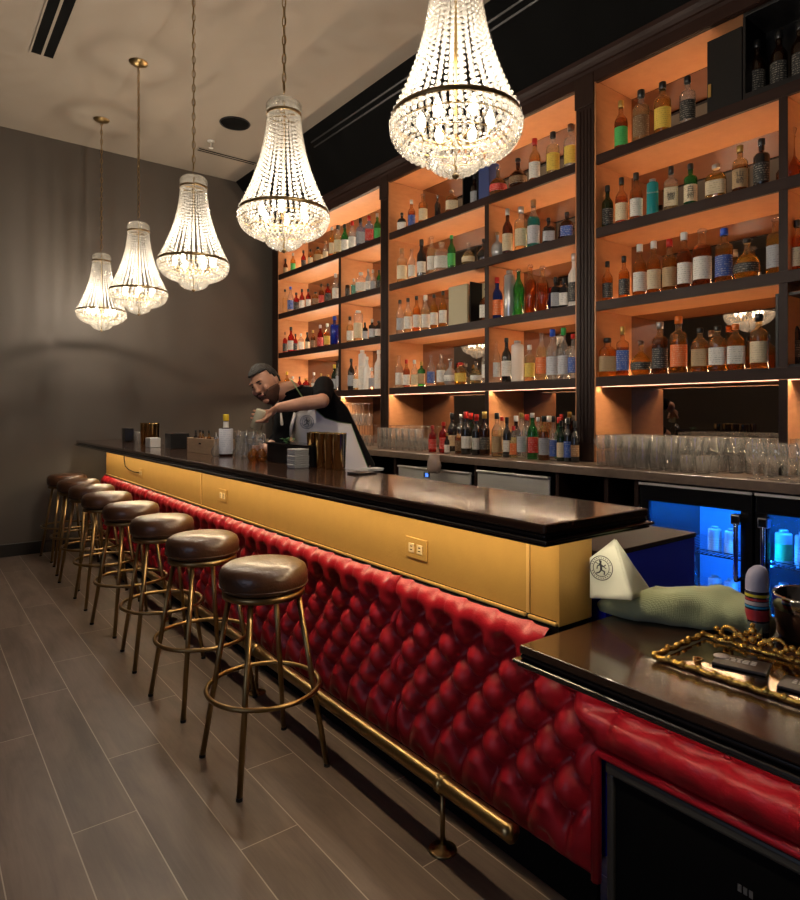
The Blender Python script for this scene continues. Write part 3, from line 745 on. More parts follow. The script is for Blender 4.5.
def bottle_meshes(kind, liq, lab, cap, H, R):
    key = (kind, liq, lab, cap, round(H, 2), round(R, 3))
    if key in BCACHE: return BCACHE[key]
    prof, c0, sq, _, l0, l1 = SH[kind]; H, R = key[4], key[5]
    P = [(r * R, z * H) for r, z in prof]
    fill = (.58 + .12 * random.random()) * H if liq not in ('black', 'teal', 'silver', 'frosted') else 2
    # insert a ring at the fill line
    Q = []
    for i, p in enumerate(P):
        if i and P[i - 1][1] < fill < p[1]:
            f = (fill - P[i - 1][1]) / (p[1] - P[i - 1][1]); Q.append((P[i - 1][0] + f * (p[0] - P[i - 1][0]), fill))
        Q.append(p)
    neck = M_clear if liq in ('clear', 'pale', 'gold', 'amber', 'dark_amber', 'red_amber', 'orange', 'cyan', 'turquoise') else liqmat(liq)
    if liq in ('amber', 'red_amber', 'dark_amber', 'gold'): neck = glass('bottle_neck_amber', (.8, .55, .3), .08, 1.3, (.92, .74, .50), .2)
    body = mesh_of(lathe(Q, 20, sq=sq, mi=lambda a, b: 1 if a >= fill - 1e-6 else 0, cap=False), 'bottle_glass', [liqmat(liq), neck], True)
    lm = None
    if lab:
        bm = bmesh.new(); n = 14; rows = []
        def rad(z):
            for (r0, z0), (r1, z1) in zip(P, P[1:]):
                if z0 <= z <= z1 and z1 > z0: return r0 + (r1 - r0) * (z - z0) / (z1 - z0)
            return R
        zz = [l0 * H, (l0 * .6 + l1 * .4) * H, (l0 * .3 + l1 * .7) * H, l1 * H]
        for z in zz:
            row = []
            for i in range(n + 1):
                a = -1.25 + 2.5 * i / n; c, s = math.cos(a), math.sin(a); k = 1
                if sq: p = 2 + sq; k = (abs(c) ** p + abs(s) ** p) ** (-1 / p)
                r = rad(z) * k + .0010; row.append(bm.verts.new((r * c, r * s, z)))
            rows.append(row)
        for j in range(3):
            for i in range(n): bm.faces.new((rows[j][i], rows[j][i + 1], rows[j + 1][i + 1], rows[j + 1][i]))
        lm = mesh_of(bm, 'bottle_label', label_mat('label_' + lab, *LAB[lab]), True)
    nr = [r for r, z in prof if z >= .74 * 1][0] if kind not in ('decanter', 'canister') else prof[-1][0]
    rr = prof[-1][0] * R
    if cap == 'clear':
        cp = [(0, prof[-1][1] * H), (rr * .7, prof[-1][1] * H + .001), (rr * .7, prof[-1][1] * H + .004), (rr * 1.25, H * .94), (rr * 1.3, H * .965), (rr * .9, H * .99), (0, H)]
    elif kind in ('round', 'squat', 'flask', 'decanter') :
        z = prof[-1][1] * H; cp = [(0, z + .0005), (rr * 1.05, z + .0005), (rr * 1.15, z + .003), (rr * 1.15, H - .003), (rr, H), (0, H)]
    else:
        z = c0 * H; cp = [(rr * 1.02, z), (rr * 1.13, z + .001), (rr * 1.13, H - .002), (rr * 1.02, H), (0, H)]
    cm = mesh_of(lathe(cp, 14, cap=False), 'bottle_cap', capmat(cap), True)
    BCACHE[key] = (body, lm, cm); return BCACHE[key]
ORD = ['first', 'second', 'third', 'fourth', 'fifth', 'sixth', 'seventh', 'eighth', 'ninth', 'tenth', 'eleventh', 'twelfth', 'thirteenth', 'fourteenth', 'fifteenth', 'sixteenth', 'seventeenth', 'eighteenth', 'nineteenth', 'twentieth', 'twenty-first', 'twenty-second', 'twenty-third', 'twenty-fourth']
KW = {'std': '', 'tall': 'tall ', 'wine': 'wine-shaped ', 'shoulder': '', 'square': 'square ', 'squat': 'squat ', 'round': 'round ', 'flask': 'flask-shaped ', 'decanter': 'long-necked ', 'canister': ''}
def place_bottle(x, y, z, kind, liq, lab, cap, H, R, label, group, name='liquor_bottle', turn=None):
    b, l, c = bottle_meshes(kind, liq, lab, cap, H, R)
    o = bpy.data.objects.new(name, b); COL.objects.link(o); o.location = (x, y, z + .0005)
    o.rotation_euler = (0, 0, turn if turn is not None else math.atan2(-y, -x) + random.uniform(-.25, .25))
    tag(o, label, 'bottle', group)
    if l: q = bpy.data.objects.new('label', l); COL.objects.link(q); q.parent = o
    q = bpy.data.objects.new('cap', c); COL.objects.link(q); q.parent = o
    return o
def row(items, z, where, group, x=3.485, lo=None, hi=None):
    """items left to right: (pixel centre, pixel height, kind, liquid, label, cap[, extra depth])"""
    data = []
    for it in items:
        px, hp, kind, liq, lab, cap = it[:6]; dx = it[6] if len(it) > 6 else 0
        p = atx(px, 300, x + dx); H = hp * depth(p.x, p.y) / F
        data.append([p.x, p.y, H, kind, liq, lab, cap])
    n = len(data)
    for i, d in enumerate(data):
        lim = .2
        for j, e in enumerate(data):
            if j != i:
                dd = math.hypot(d[0] - e[0], d[1] - e[1]); lim = min(lim, dd * (.5 if abs(SH[d[3]][3] - SH[e[3]][3]) < .05 else (.6 if SH[d[3]][3] > SH[e[3]][3] else .39)))
        d.append(lim)
    for i, d in enumerate(data):
        X, Y, H, kind, liq, lab, cap, lim = d
        R = min(SH[kind][3] * H, lim * .97)
        if SH[kind][2]: R *= .92
        lbl = '%s%s bottle%s, %s cap, %s from left, %s' % (KW[kind], LIQW[liq], ', %s label' % lab if lab else '', cap if cap != 'clear' else 'glass', ORD[i], where)
        place_bottle(X, Y, z, kind, liq, lab, cap, H, R, lbl, group)
T = TOPS
R3 = 'right-hand shelving unit'
row([(621, 51, 'std', 'dark_amber', 'green', 'gold'), (641, 55, 'shoulder', 'pale', 'brown', 'black'), (662.5, 55, 'shoulder', 'gold', 'yellow', 'black'), (687.5, 51, 'shoulder', 'clear', 'black', 'black')], T[0], 'right unit top shelf', 'bottles on the top shelf of the right unit')
row([(607.5, 44, 'std', 'dark_green', 'black', 'black'), (621.5, 48, 'std', 'red_amber', 'cream', 'black'), (636, 50, 'std', 'amber', 'white', 'black'), (652.5, 38, 'canister', 'teal', None, 'silver'), (671, 46, 'square', 'pale', 'cream', 'black'),
     (690.5, 44, 'shoulder', 'green', 'cream', 'black'), (716, 37, 'squat', 'gold', 'cream', 'silver'), (740, 49, 'shoulder', 'dark_amber', 'tan', 'gold'), (761.5, 50, 'shoulder', 'black', 'black', 'black'), (792, 54, 'decanter', 'red_amber', None, 'clear')], T[1], 'right unit second shelf', 'bottles on the second shelf of the right unit')
row([(607.5, 41, 'std', 'amber', 'black', 'black'), (624, 43, 'std', 'amber', 'black', 'black'), (639.7, 53, 'std', 'amber', 'white', 'white'), (653.7, 53, 'std', 'amber', 'cream', 'white'), (669.4, 54, 'std', 'amber', 'tan', 'red'), (684, 57, 'std', 'red_amber', 'white', 'white'),
     (702, 60, 'shoulder', 'red_amber', 'white', 'clear'), (724, 56, 'shoulder', 'amber', 'blue', 'blue'), (747, 42, 'round', 'gold', 'black', 'black'), (776, 59, 'shoulder', 'gold', 'grey', 'clear'), (797.5, 52, 'std', 'red_amber', 'cream', 'black')], T[2], 'right unit third shelf', 'bottles on the third shelf of the right unit')
row([(607.5, 40, 'squat', 'amber', 'tan', 'black'), (622.6, 50, 'square', 'dark_amber', 'blue', 'gold'), (641, 35, 'round', 'gold', 'black', 'brown'), (660, 53, 'shoulder', 'dark_amber', 'black', 'silver'), (678.5, 57, 'shoulder', 'amber', 'orange', 'orange'),
     (700, 45, 'squat', 'amber', 'tan', 'black'), (717.5, 46, 'squat', 'amber', 'white', 'black'), (735.5, 47, 'squat', 'amber', 'white', 'orange'), (759, 55, 'shoulder', 'amber', 'cream', 'black')], T[3], 'right unit lowest shelf', 'bottles on the lowest shelf of the right unit')
row([(402, 20, 'flask', 'black', 'white', 'black'), (411.5, 30, 'std', 'red_amber', 'blue', 'silver'), (423, 31, 'shoulder', 'amber', 'cream', 'clear'), (437.5, 25, 'std', 'black', None, 'clear'), (451.5, 24, 'squat', 'amber', 'cream', 'clear'), (498, 31, 'round', 'amber', 'red', 'clear'),
     (518, 32, 'round', 'brown', 'brown', 'black'), (534.7, 45, 'std', 'amber', 'white', 'red'), (552.8, 45, 'shoulder', 'pale', 'yellow', 'black'), (570.6, 47, 'shoulder', 'clear', 'yellow', 'brown')], T[0], 'middle unit top shelf', 'bottles on the top shelf of the middle unit')
row([(402, 36, 'shoulder', 'pale', 'cream', 'cork'), (411.7, 33, 'tall', 'clear', 'white', 'clear'), (421.5, 39, 'wine', 'black', 'white', 'black'), (431.5, 40, 'tall', 'pale', 'white', 'clear'), (441.5, 31, 'squat', 'clear', 'white', 'clear'), (451.5, 36, 'tall', 'green', 'green', 'green'),
     (468.5, 24, 'round', 'pale', 'cream', 'clear'), (484, 25, 'round', 'black', None, 'black', .05), (497.5, 26, 'round', 'silver', None, 'cork'), (507.5, 47, 'std', 'brown', 'cream', 'silver'), (521, 46, 'shoulder', 'pale', 'cream', 'silver'),
     (533.5, 50, 'std', 'turquoise', 'silver', 'cork'), (548.5, 27, 'flask', 'black', 'silver', 'black'), (567, 28, 'flask', 'brown', 'blue', 'black')], T[1], 'middle unit second shelf', 'bottles on the second shelf of the middle unit')
row([(400, 35, 'tall', 'clear', 'grey', 'black'), (408, 36, 'tall', 'pale', 'white', 'black'), (416.5, 37, 'tall', 'amber', 'white', 'black'), (425.5, 36, 'std', 'pale', 'white', 'white'), (434, 36, 'tall', 'gold', 'white', 'black'), (443, 37, 'tall', 'gold', 'white', 'black'),
     (497, 43, 'std', 'blue', 'orange', 'red'), (509.5, 47, 'canister', 'silver', None, 'silver'), (518.5, 48, 'tall', 'green', None, 'clear'), (530.5, 51, 'tall', 'red_amber', None, 'clear'), (542.5, 47, 'std', 'red_amber', None, 'clear'),
     (555.5, 33, 'square', 'black', 'grey', 'black'), (564, 31, 'square', 'black', 'white', 'black'), (574, 54, 'std', 'frosted', 'black', 'silver')], T[2], 'middle unit third shelf', 'bottles on the third shelf of the middle unit')
row([(399, 33, 'std', 'clear', 'white', 'clear'), (406.5, 28, 'std', 'red_amber', 'white', 'red'), (414.5, 27, 'std', 'clear', 'cream', 'white'), (421.5, 26, 'square', 'green', 'tan', 'gold'), (431, 32, 'std', 'clear', 'blue', 'clear'), (441, 31, 'shoulder', 'pale', 'white', 'clear'),
     (450.5, 27, 'round', 'silver', 'white', 'clear'), (460.5, 23, 'squat', 'gold', 'yellow', 'red'), (476, 23, 'round', 'pale', 'white', 'clear'), (486, 40, 'tall', 'clear', 'white', 'clear'), (496, 42, 'tall', 'clear', 'white', 'clear'), (506.5, 45, 'tall', 'black', 'white', 'black'),
     (517.5, 41, 'canister', 'frosted', None, 'silver'), (529.5, 36, 'shoulder', 'pale', 'yellow', 'white'), (541.5, 48, 'tall', 'pale', 'orange', 'clear'), (552.5, 51, 'std', 'clear', 'silver', 'blue'), (563.5, 52, 'std', 'clear', 'silver', 'green'), (573, 45, 'tall', 'clear', 'blue', 'red')], T[3], 'middle unit lowest shelf', 'bottles on the lowest shelf of the middle unit')
row([(285.5, 17, 'std', 'brown', 'tan', 'black'), (293, 20, 'std', 'gold', 'green', 'silver'), (303.5, 19, 'std', 'red', 'black', 'black'), (310.5, 17, 'shoulder', 'amber', 'cream', 'black'), (318, 17, 'squat', 'gold', 'tan', 'black'), (325.5, 20, 'std', 'clear', 'cream', 'cork'), (332, 31, 'tall', 'gold', 'cream', 'silver'), (338.3, 31, 'shoulder', 'pale', 'cream', 'black'),
     (344.8, 29, 'std', 'green', 'white', 'black'), (352.2, 30, 'std', 'clear', 'white', 'red'), (360.5, 30, 'square', 'pale_blue', 'grey', 'black'), (369, 29, 'square', 'pale_blue', 'red', 'red'), (377.3, 28, 'std', 'green', 'green', 'silver')], T[0], 'left unit top shelf', 'bottles on the top shelf of the left unit')
row([(285, 25, 'tall', 'pale', None, 'black'), (290.5, 27, 'tall', 'clear', 'blue', 'blue'), (296.3, 19, 'shoulder', 'red', 'black', 'black'), (302, 21, 'std', 'red', 'white', 'black'), (308.2, 20, 'std', 'red', 'white', 'black'), (315.7, 15, 'squat', 'amber', 'brown', 'black'), (321.3, 21, 'std', 'dark_amber', 'red', 'black'), (328, 20, 'shoulder', 'red', 'black', 'black'),
     (335.8, 28, 'std', 'clear', 'white', 'white'), (342, 20, 'std', 'amber', 'brown', 'black'), (347, 19, 'square', 'black', 'black', 'black'), (353.8, 18, 'square', 'cyan', None, 'silver'), (361, 22, 'squat', 'clear', 'white', 'silver'), (368.2, 24, 'tall', 'silver', 'white', 'silver'), (373, 22, 'std', 'clear', 'grey', 'silver'), (379, 20, 'std', 'green', 'black', 'black')], T[1], 'left unit second shelf', 'bottles on the second shelf of the left unit')
row([(284.5, 22, 'std', 'red', 'black', 'black'), (291, 26, 'std', 'red', 'white', 'black'), (295.5, 18, 'std', 'red', 'black', 'black'), (301, 18, 'square', 'clear', 'white', 'white'), (307.3, 18, 'std', 'black', 'cream', 'black'), (313, 19, 'std', 'dark_amber', 'brown', 'gold'), (320.3, 23, 'std', 'red', 'red', 'white'), (327.2, 24, 'std', 'orange', 'yellow', 'white'), (334.5, 30, 'shoulder', 'blue', None, 'blue'),
     (341.8, 28, 'std', 'orange', 'yellow', 'white'), (350, 27, 'std', 'pale', 'white', 'black'), (358.3, 31, 'canister', 'pale', 'cream', 'white'), (365, 18, 'square', 'black', 'silver', 'black'), (372, 21, 'square', 'black', 'silver', 'silver'), (379, 18, 'squat', 'black', 'white', 'black')], T[2], 'left unit third shelf', 'bottles on the third shelf of the left unit')
row([(287, 22, 'std', 'gold', 'green', 'yellow'), (293, 17, 'std', 'pale', 'red', 'white'), (299.5, 17, 'std', 'red', 'white', 'black'), (306, 14, 'squat', 'red', 'black', 'gold'), (314, 20, 'std', 'clear', 'white', 'white'), (321, 19, 'std', 'orange', 'cream', 'gold'), (328, 17, 'round', 'red', 'red', 'gold'), (334.5, 27, 'std', 'dark_green', 'grey', 'yellow'), (339, 31, 'tall', 'clear', 'grey', 'black'), (345.5, 25, 'std', 'clear', 'red', 'white'),
     (351.2, 32, 'tall', 'black', 'grey', 'black'), (356.3, 24, 'std', 'pale', 'white', 'cork'), (362.3, 40, 'canister', 'frosted', 'white', 'white'), (367, 33, 'tall', 'frosted', None, 'white'), (371.8, 22, 'square', 'clear', 'grey', 'silver'), (378.7, 39, 'tall', 'frosted', 'white', 'white')], T[3], 'left unit lowest shelf', 'bottles on the lowest shelf of the left unit')

# marks on three pale labels, the blue slanted label and the teal bottle
def text_part(parent, body, size, loc, rz, mat, name='print', tilt=0):
    cu = bpy.data.curves.new(name, 'FONT'); cu.body = body; cu.size = size; cu.align_x = 'CENTER'; cu.align_y = 'CENTER'; cu.extrude = .0002
    o = bpy.data.objects.new(name, cu); COL.objects.link(o); cu.materials.append(mat)
    bpy.context.view_layer.update()
    me = bpy.data.meshes.new_from_object(o.evaluated_get(bpy.context.evaluated_depsgraph_get())); bpy.data.objects.remove(o)
    if not me.materials: me.materials.append(mat)
    o = bpy.data.objects.new(name, me); COL.objects.link(o)
    o.parent = parent; o.location = loc; o.rotation_euler = (PI / 2, tilt, rz); return o
def find(part): return [o for o in bpy.data.objects if o.get('label', '').find(part) >= 0][0]
for key, txt, sz in (('fifth from left, right unit second shelf', '響', .045), ('sixth from left, right unit second shelf', '白\n州', .038), ('eighth from left, right unit second shelf', '山\n崎', .038)):
    o = find(key); o.rotation_euler.z = math.atan2(-o.location.y, -o.location.x)
    R = max(v.co.x for v in o.data.vertices); H = max(v.co.z for v in o.data.vertices)
    text_part(o, txt, sz, (R + .0035, 0, H * .34), PI / 2, M_ink)
o = find('fourth from left, right unit second shelf'); o.rotation_euler.z = math.atan2(-o.location.y, -o.location.x)
R = max(v.co.x for v in o.data.vertices); H = max(v.co.z for v in o.data.vertices)
text_part(o, 'RUICHLADD', .0115, (R + .003, 0, H * .62), PI / 2, pm('pale_print', (.5, .6, .6), .5))
o = find('second from left, right unit lowest shelf'); o.rotation_euler.z = math.atan2(-o.location.y, -o.location.x)
R = max(v.co.x for v in o.data.vertices); H = max(v.co.z for v in o.data.vertices)

# boxes on the shelves
def ybox(px, x): return atx(px, 300, x).y
t = thing('presentation_box', 'dark blue presentation box standing on the top shelf, middle unit', 'box', (3.5, ybox(483, 3.46), T[0]))
obj('sleeve', BX(3.45, 3.56, ybox(489, 3.45), ybox(478.5, 3.45), T[0] + .001, T[0] + .29, bev=.002), pm('navy_card', (.03, .05, .16), .5), t)
t = thing('presentation_box', 'black presentation case holding a bottle, middle unit top shelf', 'box', (3.5, ybox(470, 3.46), T[0]))
ya, yb = ybox(477.5, 3.45), ybox(462.5, 3.45)
b = bmesh.new(); box(b, 3.45, 3.56, ya, ya + .008, T[0] + .001, T[0] + .29); box(b, 3.45, 3.56, yb - .008, yb, T[0] + .001, T[0] + .29); box(b, 3.552, 3.56, ya + .008, yb - .008, T[0] + .001, T[0] + .29); box(b, 3.45, 3.56, ya + .008, yb - .008, T[0] + .282, T[0] + .29)
obj('case', b, M_blackm, t)
place_bottle(3.50, (ya + yb) / 2, T[0] + .002, 'std', 'brown', 'grey', 'black', .25, min(.034, (yb - ya) / 2 - .012), 'dark bottle with grey label inside the black case on the top shelf', None)
# cream open gift box, middle unit third shelf
z = T[2]; ya, yb = ybox(491, 3.44), ybox(449, 3.44); ym = ybox(468, 3.44)
t = thing('gift_box', 'open cream gift box with a bottle inside, third shelf of middle unit', 'box', (3.5, (ya + yb) / 2, z))
obj('lid', BX(3.435, 3.455, ym + .004, yb, z + .001, z + .315, bev=.002), pm('cream_card', (.42, .36, .22), .5), t)
b = bmesh.new(); H = .33
box(b, 3.46, 3.60, ya, ya + .012, z + .001, z + H); box(b, 3.46, 3.60, ym - .010, ym, z + .001, z + H); box(b, 3.592, 3.60, ya + .012, ym - .010, z + .001, z + H)
obj('tray', b, M_blackm, t)
obj('inner_card', BX(3.585, 3.5915, ya + .0125, ym - .0105, z + .001, z + H), pm('cream_card', (.42, .36, .22), .5), t)
place_bottle(3.525, (ya + .012 + ym - .01) / 2, z + .001, 'flask', 'red_amber', 'white', 'clear', .27, .056, 'amber flask-shaped bottle standing inside the open cream gift box', None)
# black cases on right unit
z = T[0]
t = thing('black_case', 'plain black case on the top shelf of the right unit', 'case', (3.5, 1.6, z))
obj('body', BX(3.44, 3.62, ybox(742, 3.44), ybox(707, 3.44), z + .001, z + .41, bev=.003), M_blackm, t)
obj('latch', BX(3.433, 3.4395, ybox(711.5, 3.44), ybox(708.5, 3.44), z + .10, z + .17, bev=.001), pm('cap_gold', CAPC['gold'], .3, .8), t)
t = thing('display_case', 'open-fronted black display case of dark bottles, top right corner', 'case', (3.5, 1.2, z))
ya, yb = .80, ybox(742.5, 3.40); b = bmesh.new(); zt = z + .45
box(b, 3.405, 3.66, ya, yb, z + .001, z + .03); box(b, 3.405, 3.66, ya, yb, zt - .02, zt, bev=.003); box(b, 3.405, 3.66, yb - .012, yb, z + .03, zt - .02); box(b, 3.65, 3.66, ya, yb - .012, z + .03, zt - .02); box(b, 3.405, 3.65, ya, ya + .012, z + .03, zt - .02)
obj('frame', b, M_blackm, t)
for i, px in enumerate((757, 779, 800)):
    p = atx(px, 60, 3.52); place_bottle(3.52, p.y, z + .0305, 'std', 'brown', 'black', 'black', .31, .04, '%s dark bottle inside the black display case at top right' % ('left', 'middle', 'right')[i], 'dark bottles in the display case')
z = T[3]; yb = ybox(776, 3.42); ya = yb - .35
t = thing('display_case', 'tall black display case at the right end of the lowest shelf', 'case', (3.5, (ya + yb) / 2, z))
b = bmesh.new(); zt = z + .37
box(b, 3.415, 3.66, ya, yb, z + .001, z + .015); box(b, 3.415, 3.66, ya, yb, zt - .015, zt); box(b, 3.415, 3.66, yb - .012, yb, z + .015, zt - .015); box(b, 3.65, 3.66, ya, yb - .012, z + .015, zt - .015)
obj('frame', b, M_blackm, t)
place_bottle(3.52, atx(792, 350, 3.52).y, z + .0155, 'wine', 'black', 'black', 'black', .29, .037, 'black bottle inside the display case at the right end of lowest shelf', None)

# cluster of bottles on the back counter, middle unit
zc = ZCTR
row([(432.5, 27, 'shoulder', 'red', 'red', 'red', -.20), (443.5, 31, 'shoulder', 'red', 'red', 'red', -.16), (447, 22, 'std', 'black', 'white', 'gold', -.30)], zc, 'back counter beside the plastic bag', 'red bottles on the back counter', x=3.45)
row([(458.5, 25, 'square', 'dark_amber', 'brown', 'black'), (466, 42, 'wine', 'black', 'white', 'red'), (476.5, 40, 'wine', 'black', 'white', 'red'), (484.5, 44, 'wine', 'brown', 'black', 'gold'), (497, 44, 'std', 'pale', 'tan', 'black'), (507, 40, 'wine', 'black', 'white', 'black'), (513.5, 32, 'std', 'pale', 'orange', 'red'),
     (521.5, 45, 'tall', 'clear', 'silver', 'gold'), (532.5, 46, 'tall', 'green', 'red', 'white'), (544, 44, 'shoulder', 'dark_amber', 'grey', 'black'), (553.5, 44, 'std', 'clear', 'blue', 'black'), (561, 40, 'std', 'dark_green', 'cream', 'black'), (568, 44, 'std', 'black', 'blue', 'black'), (575, 41, 'wine', 'black', 'brown', 'black')], zc, 'front counter row, middle unit', 'front row of bottles on the back counter', x=3.30)
row([(452, 38, 'wine', 'black', 'cream', 'black'), (461, 38, 'tall', 'clear', 'white', 'silver'), (471, 40, 'wine', 'dark_green', 'cream', 'red'), (490, 36, 'wine', 'black', 'tan', 'black'), (502, 38, 'tall', 'clear', 'white', 'red'), (516, 40, 'std', 'brown', 'cream', 'white'), (527, 42, 'std', 'clear', 'red', 'red'), (538, 40, 'tall', 'clear', 'green', 'white'), (549, 42, 'std', 'amber', 'white', 'white'), (559, 42, 'std', 'green', 'white', 'red'), (567, 40, 'tall', 'clear', 'white', 'white')], zc, 'rear counter row, middle unit', 'rear row of bottles on the back counter', x=3.46)

# clear bag hanging over the front edge of the back counter
pb = atx(434, 473, 3.02); yb_ = pb.y; zb_ = pb.z; hb_ = ZCTR + .012 - zb_
t = thing('plastic_bag', 'clear plastic bag of nuts hanging over the front edge of the back counter', 'bag', (3.02, yb_, zb_))
b = lathe([(0, .001), (.045, .001), (.062, .02), (.060, hb_ * .4), (.052, hb_ * .65), (.048, hb_ * .9), (.050, hb_)], 20, 3.02, yb_, zb_, sx=.7)
for v in b.verts: v.co += Vector((random.uniform(-.004, .004), random.uniform(-.005, .005), random.uniform(-.003, .003)))
obj('film', b, glass('bag_film', (.85, .72, .66), .45, 1.2, (.9, .87, .83)), t, True)
obj('flap', BX(3.02, 3.15, yb_ - .045, yb_ + .045, ZCTR + .001, ZCTR + .012, bev=.004), glass('bag_film', (.85, .72, .66)), t)
b = bmesh.new()
for k in range(70):
    a = random.random() * 6.28; r = .045 * random.random() ** .5; bead(b, (3.02 + .6 * r * math.cos(a), yb_ + r * math.sin(a), zb_ + .012 + hb_ * .6 * random.random()), .009)
o = obj('nuts', b, pm('mixed_nuts', (.30, .17, .10), .6, noise=.5, nscale=40), t); o['kind'] = 'stuff'

# ------------------------------------------------------------------ glassware
def wine_glass(flip=True):
    H = .20
    P = [(0, 0), (.034, 0), (.035, .002), (.012, .005), (.0045, .010), (.004, .085), (.010, .095), (.030, .112), (.039, .135), (.039, .160), (.033, .195), (.0315, .200)]
    if flip: P = [(r, H - z) for r, z in reversed(P)]
    return P
def coupe(): return [(0, 0), (.036, 0), (.037, .002), (.010, .005), (.004, .010), (.004, .085), (.012, .095), (.040, .115), (.050, .145), (.051, .158)]
def goblet(): return [(0, 0), (.035, 0), (.036, .002), (.012, .006), (.0055, .012), (.005, .055), (.014, .065), (.036, .085), (.045, .11), (.045, .14), (.038, .165), (.0375, .167)]
def tumbler(): return [(0, 0), (.032, 0), (.034, .004), (.040, .088), (.0405, .09), (.038, .088), (.0325, .010), (0, .008)]
def gmesh(P, n, nm): return mesh_of(lathe(P, n, cap=False), nm, M_clear, True)
GM = {'w': gmesh(wine_glass(), 18, 'wine_glass'), 'c': gmesh(coupe(), 20, 'coupe'), 'g': gmesh(goblet(), 20, 'goblet'), 't': gmesh(tumbler(), 16, 'tumbler'), 'f': gmesh([(r, .158 - z) for r, z in reversed(coupe())], 20, 'coupe')}
def gl(kind, x, y, z, name, label, cat, group):
    o = bpy.data.objects.new(name, GM[kind]); COL.objects.link(o); o.location = (x, y, z + .0005); o.rotation_euler.z = random.random() * 6
    return tag(o, label, cat, group)
# left unit: two tiers of upturned wine glasses
gi = 0
for tier in range(2):
    for r in range(3 - tier):
        for k in range(9 - tier * 2):
            y = 4.80 + .092 * k + .046 * tier; x = 3.25 + .09 * r + .045 * tier
            if tier == 0: gl('w', x, y, ZCTR, 'wine_glass', 'clear upturned wine glass in the bottom tier behind the bartender', 'wine glass', 'bottom tier of wine glasses below the left unit')
            else: gl('w', x, y, ZCTR + .202, 'wine_glass', 'clear upturned wine glass stacked in the top tier behind the bartender', 'wine glass', 'top tier of wine glasses below the left unit')
for r in range(3):
    for k in range(7):
        y = 4.46 - .086 * k
        gl('t' if r == 0 else 'w', 3.25 + .10 * r, y, ZCTR, 'tumbler' if r == 0 else 'wine_glass', 'clear tumbler in the row left of the red bottles' if r == 0 else 'clear upturned wine glass in the rows left of the red bottles', 'tumbler' if r == 0 else 'wine glass', 'tumblers left of the red bottles' if r == 0 else 'wine glasses left of the red bottles')
        if r == 0: gl('t', 3.25, y, ZCTR + .0915, 'tumbler', 'clear tumbler stacked on another left of the red bottles', 'tumbler', 'stacked tumblers left of the red bottles')
# right unit
yR = 2.33
gl('c', 3.22, atx(602, 450, 3.22).y, ZCTR, 'coupe_glass', 'clear stemmed glass at the left end below the right unit', 'stemmed glass', None)
gl('c', 3.33, atx(612, 450, 3.33).y, ZCTR, 'coupe_glass', 'clear stemmed glass just behind the leftmost stemmed glass', 'stemmed glass', None)
for r in range(4):
    for k in range(14):
        x = 3.20 + .088 * r; y = 2.19 - .0845 * k
        if r < 2 and k > 7: continue
        gl('t', x, y, ZCTR, 'tumbler', 'clear tumbler in the bottom layer of the rows under the right unit', 'tumbler', 'bottom layer of tumblers under the right unit')
        if k < (6, 7, 10, 12)[r]: gl('t', x, y, ZCTR + .0915, 'tumbler', 'clear tumbler stacked in the top layer under the right unit', 'tumbler', 'top layer of tumblers under the right unit')
for i, (px, x) in enumerate(((755, 3.16), (766, 3.27), (777, 3.15), (788, 3.26), (799, 3.14))):
    gl('g', x, atx(px, 450, x).y, ZCTR, 'goblet', ['leftmost clear goblet of the group at the right edge', 'second clear goblet from the left, right edge group', 'front middle clear goblet at the right edge', 'rear clear goblet near the right edge', 'clear goblet cut by the right edge of the photo'][i], 'goblet', 'goblets at the right end of the back counter')
# cooler contents
def can(x, y, z, H, R, name, lab, group, liq='clear', labc='white'):
    place_bottle(x, y, z, 'canister' if name == 'drink_can' else 'std', liq, labc, 'silver', H, R, lab, group, name=name)
for tier, z in enumerate((.405, .655)):
    for k in range(3):
        y = YC + .075 + .082 * k
        can(3.22, y, z, .13, .032, 'drink_can', 'drink can, %s from the right on the %s rack of left cooler' % (ORD[k], ('lower', 'upper')[tier]), 'cans in the left cooler', 'frosted', 'white')
    for k in range(6):
        y = YC - .08 - .085 * k
        can(3.22, y, z, .16, .036, 'drink_can', 'drink can, %s from the left on the %s rack of right cooler' % (ORD[k], ('lower', 'upper')[tier]), 'cans in the right cooler', 'frosted', 'green' if k % 2 == 0 else 'white')
for k in range(4):
    can(3.22, YC + .35 + .075 * k * .6, .405, .21, .0215, 'small_bottle', 'small clear bottle, %s from the right behind the cans of left cooler' % ORD[k], 'small bottles in the left cooler', 'cyan', None)
#@@PART3
# ------------------------------------------------------------------ things on the bar top
ZB = 1.0905
def on(px, x): return atx(px, 450, x).y
y = on(128, 1.62)
t = thing('menu_holder', 'small black box at the far end of the bar top', 'box', (1.62, y, ZB)); obj('body', BX(1.58, 1.66, y - .05, y + .05, ZB, ZB + .125, bev=.004), M_blackm, t)
y = on(138, 1.63)
tag(obj('glass_jar', lathe([(0, 0), (.03, 0), (.034, .003), (.034, .10), (.032, .10), (.032, .006), (0, .005)], 16, 1.63, y, ZB, cap=False), M_clear, None, True), 'clear straight glass jar beside the far gold tins', 'jar')
def tins(lst, z, H, labs, group):
    me = mesh_of(lathe([(0, 0), (.021, 0), (.023, .003), (.0285, H - .003), (.0295, H), (.027, H), (.0215, .006), (0, .006)], 24, cap=False), 'gold_tin', M_goldshine, True)
    for (x, y), l in zip(lst, labs):
        o = bpy.data.objects.new('gold_tin', me); COL.objects.link(o); o.location = (x, y, z); tag(o, l, 'shaker tin', group)
M_goldshine = pm('polished_gold', (.60, .40, .16), .16, 1)
yc = on(148, 1.58)
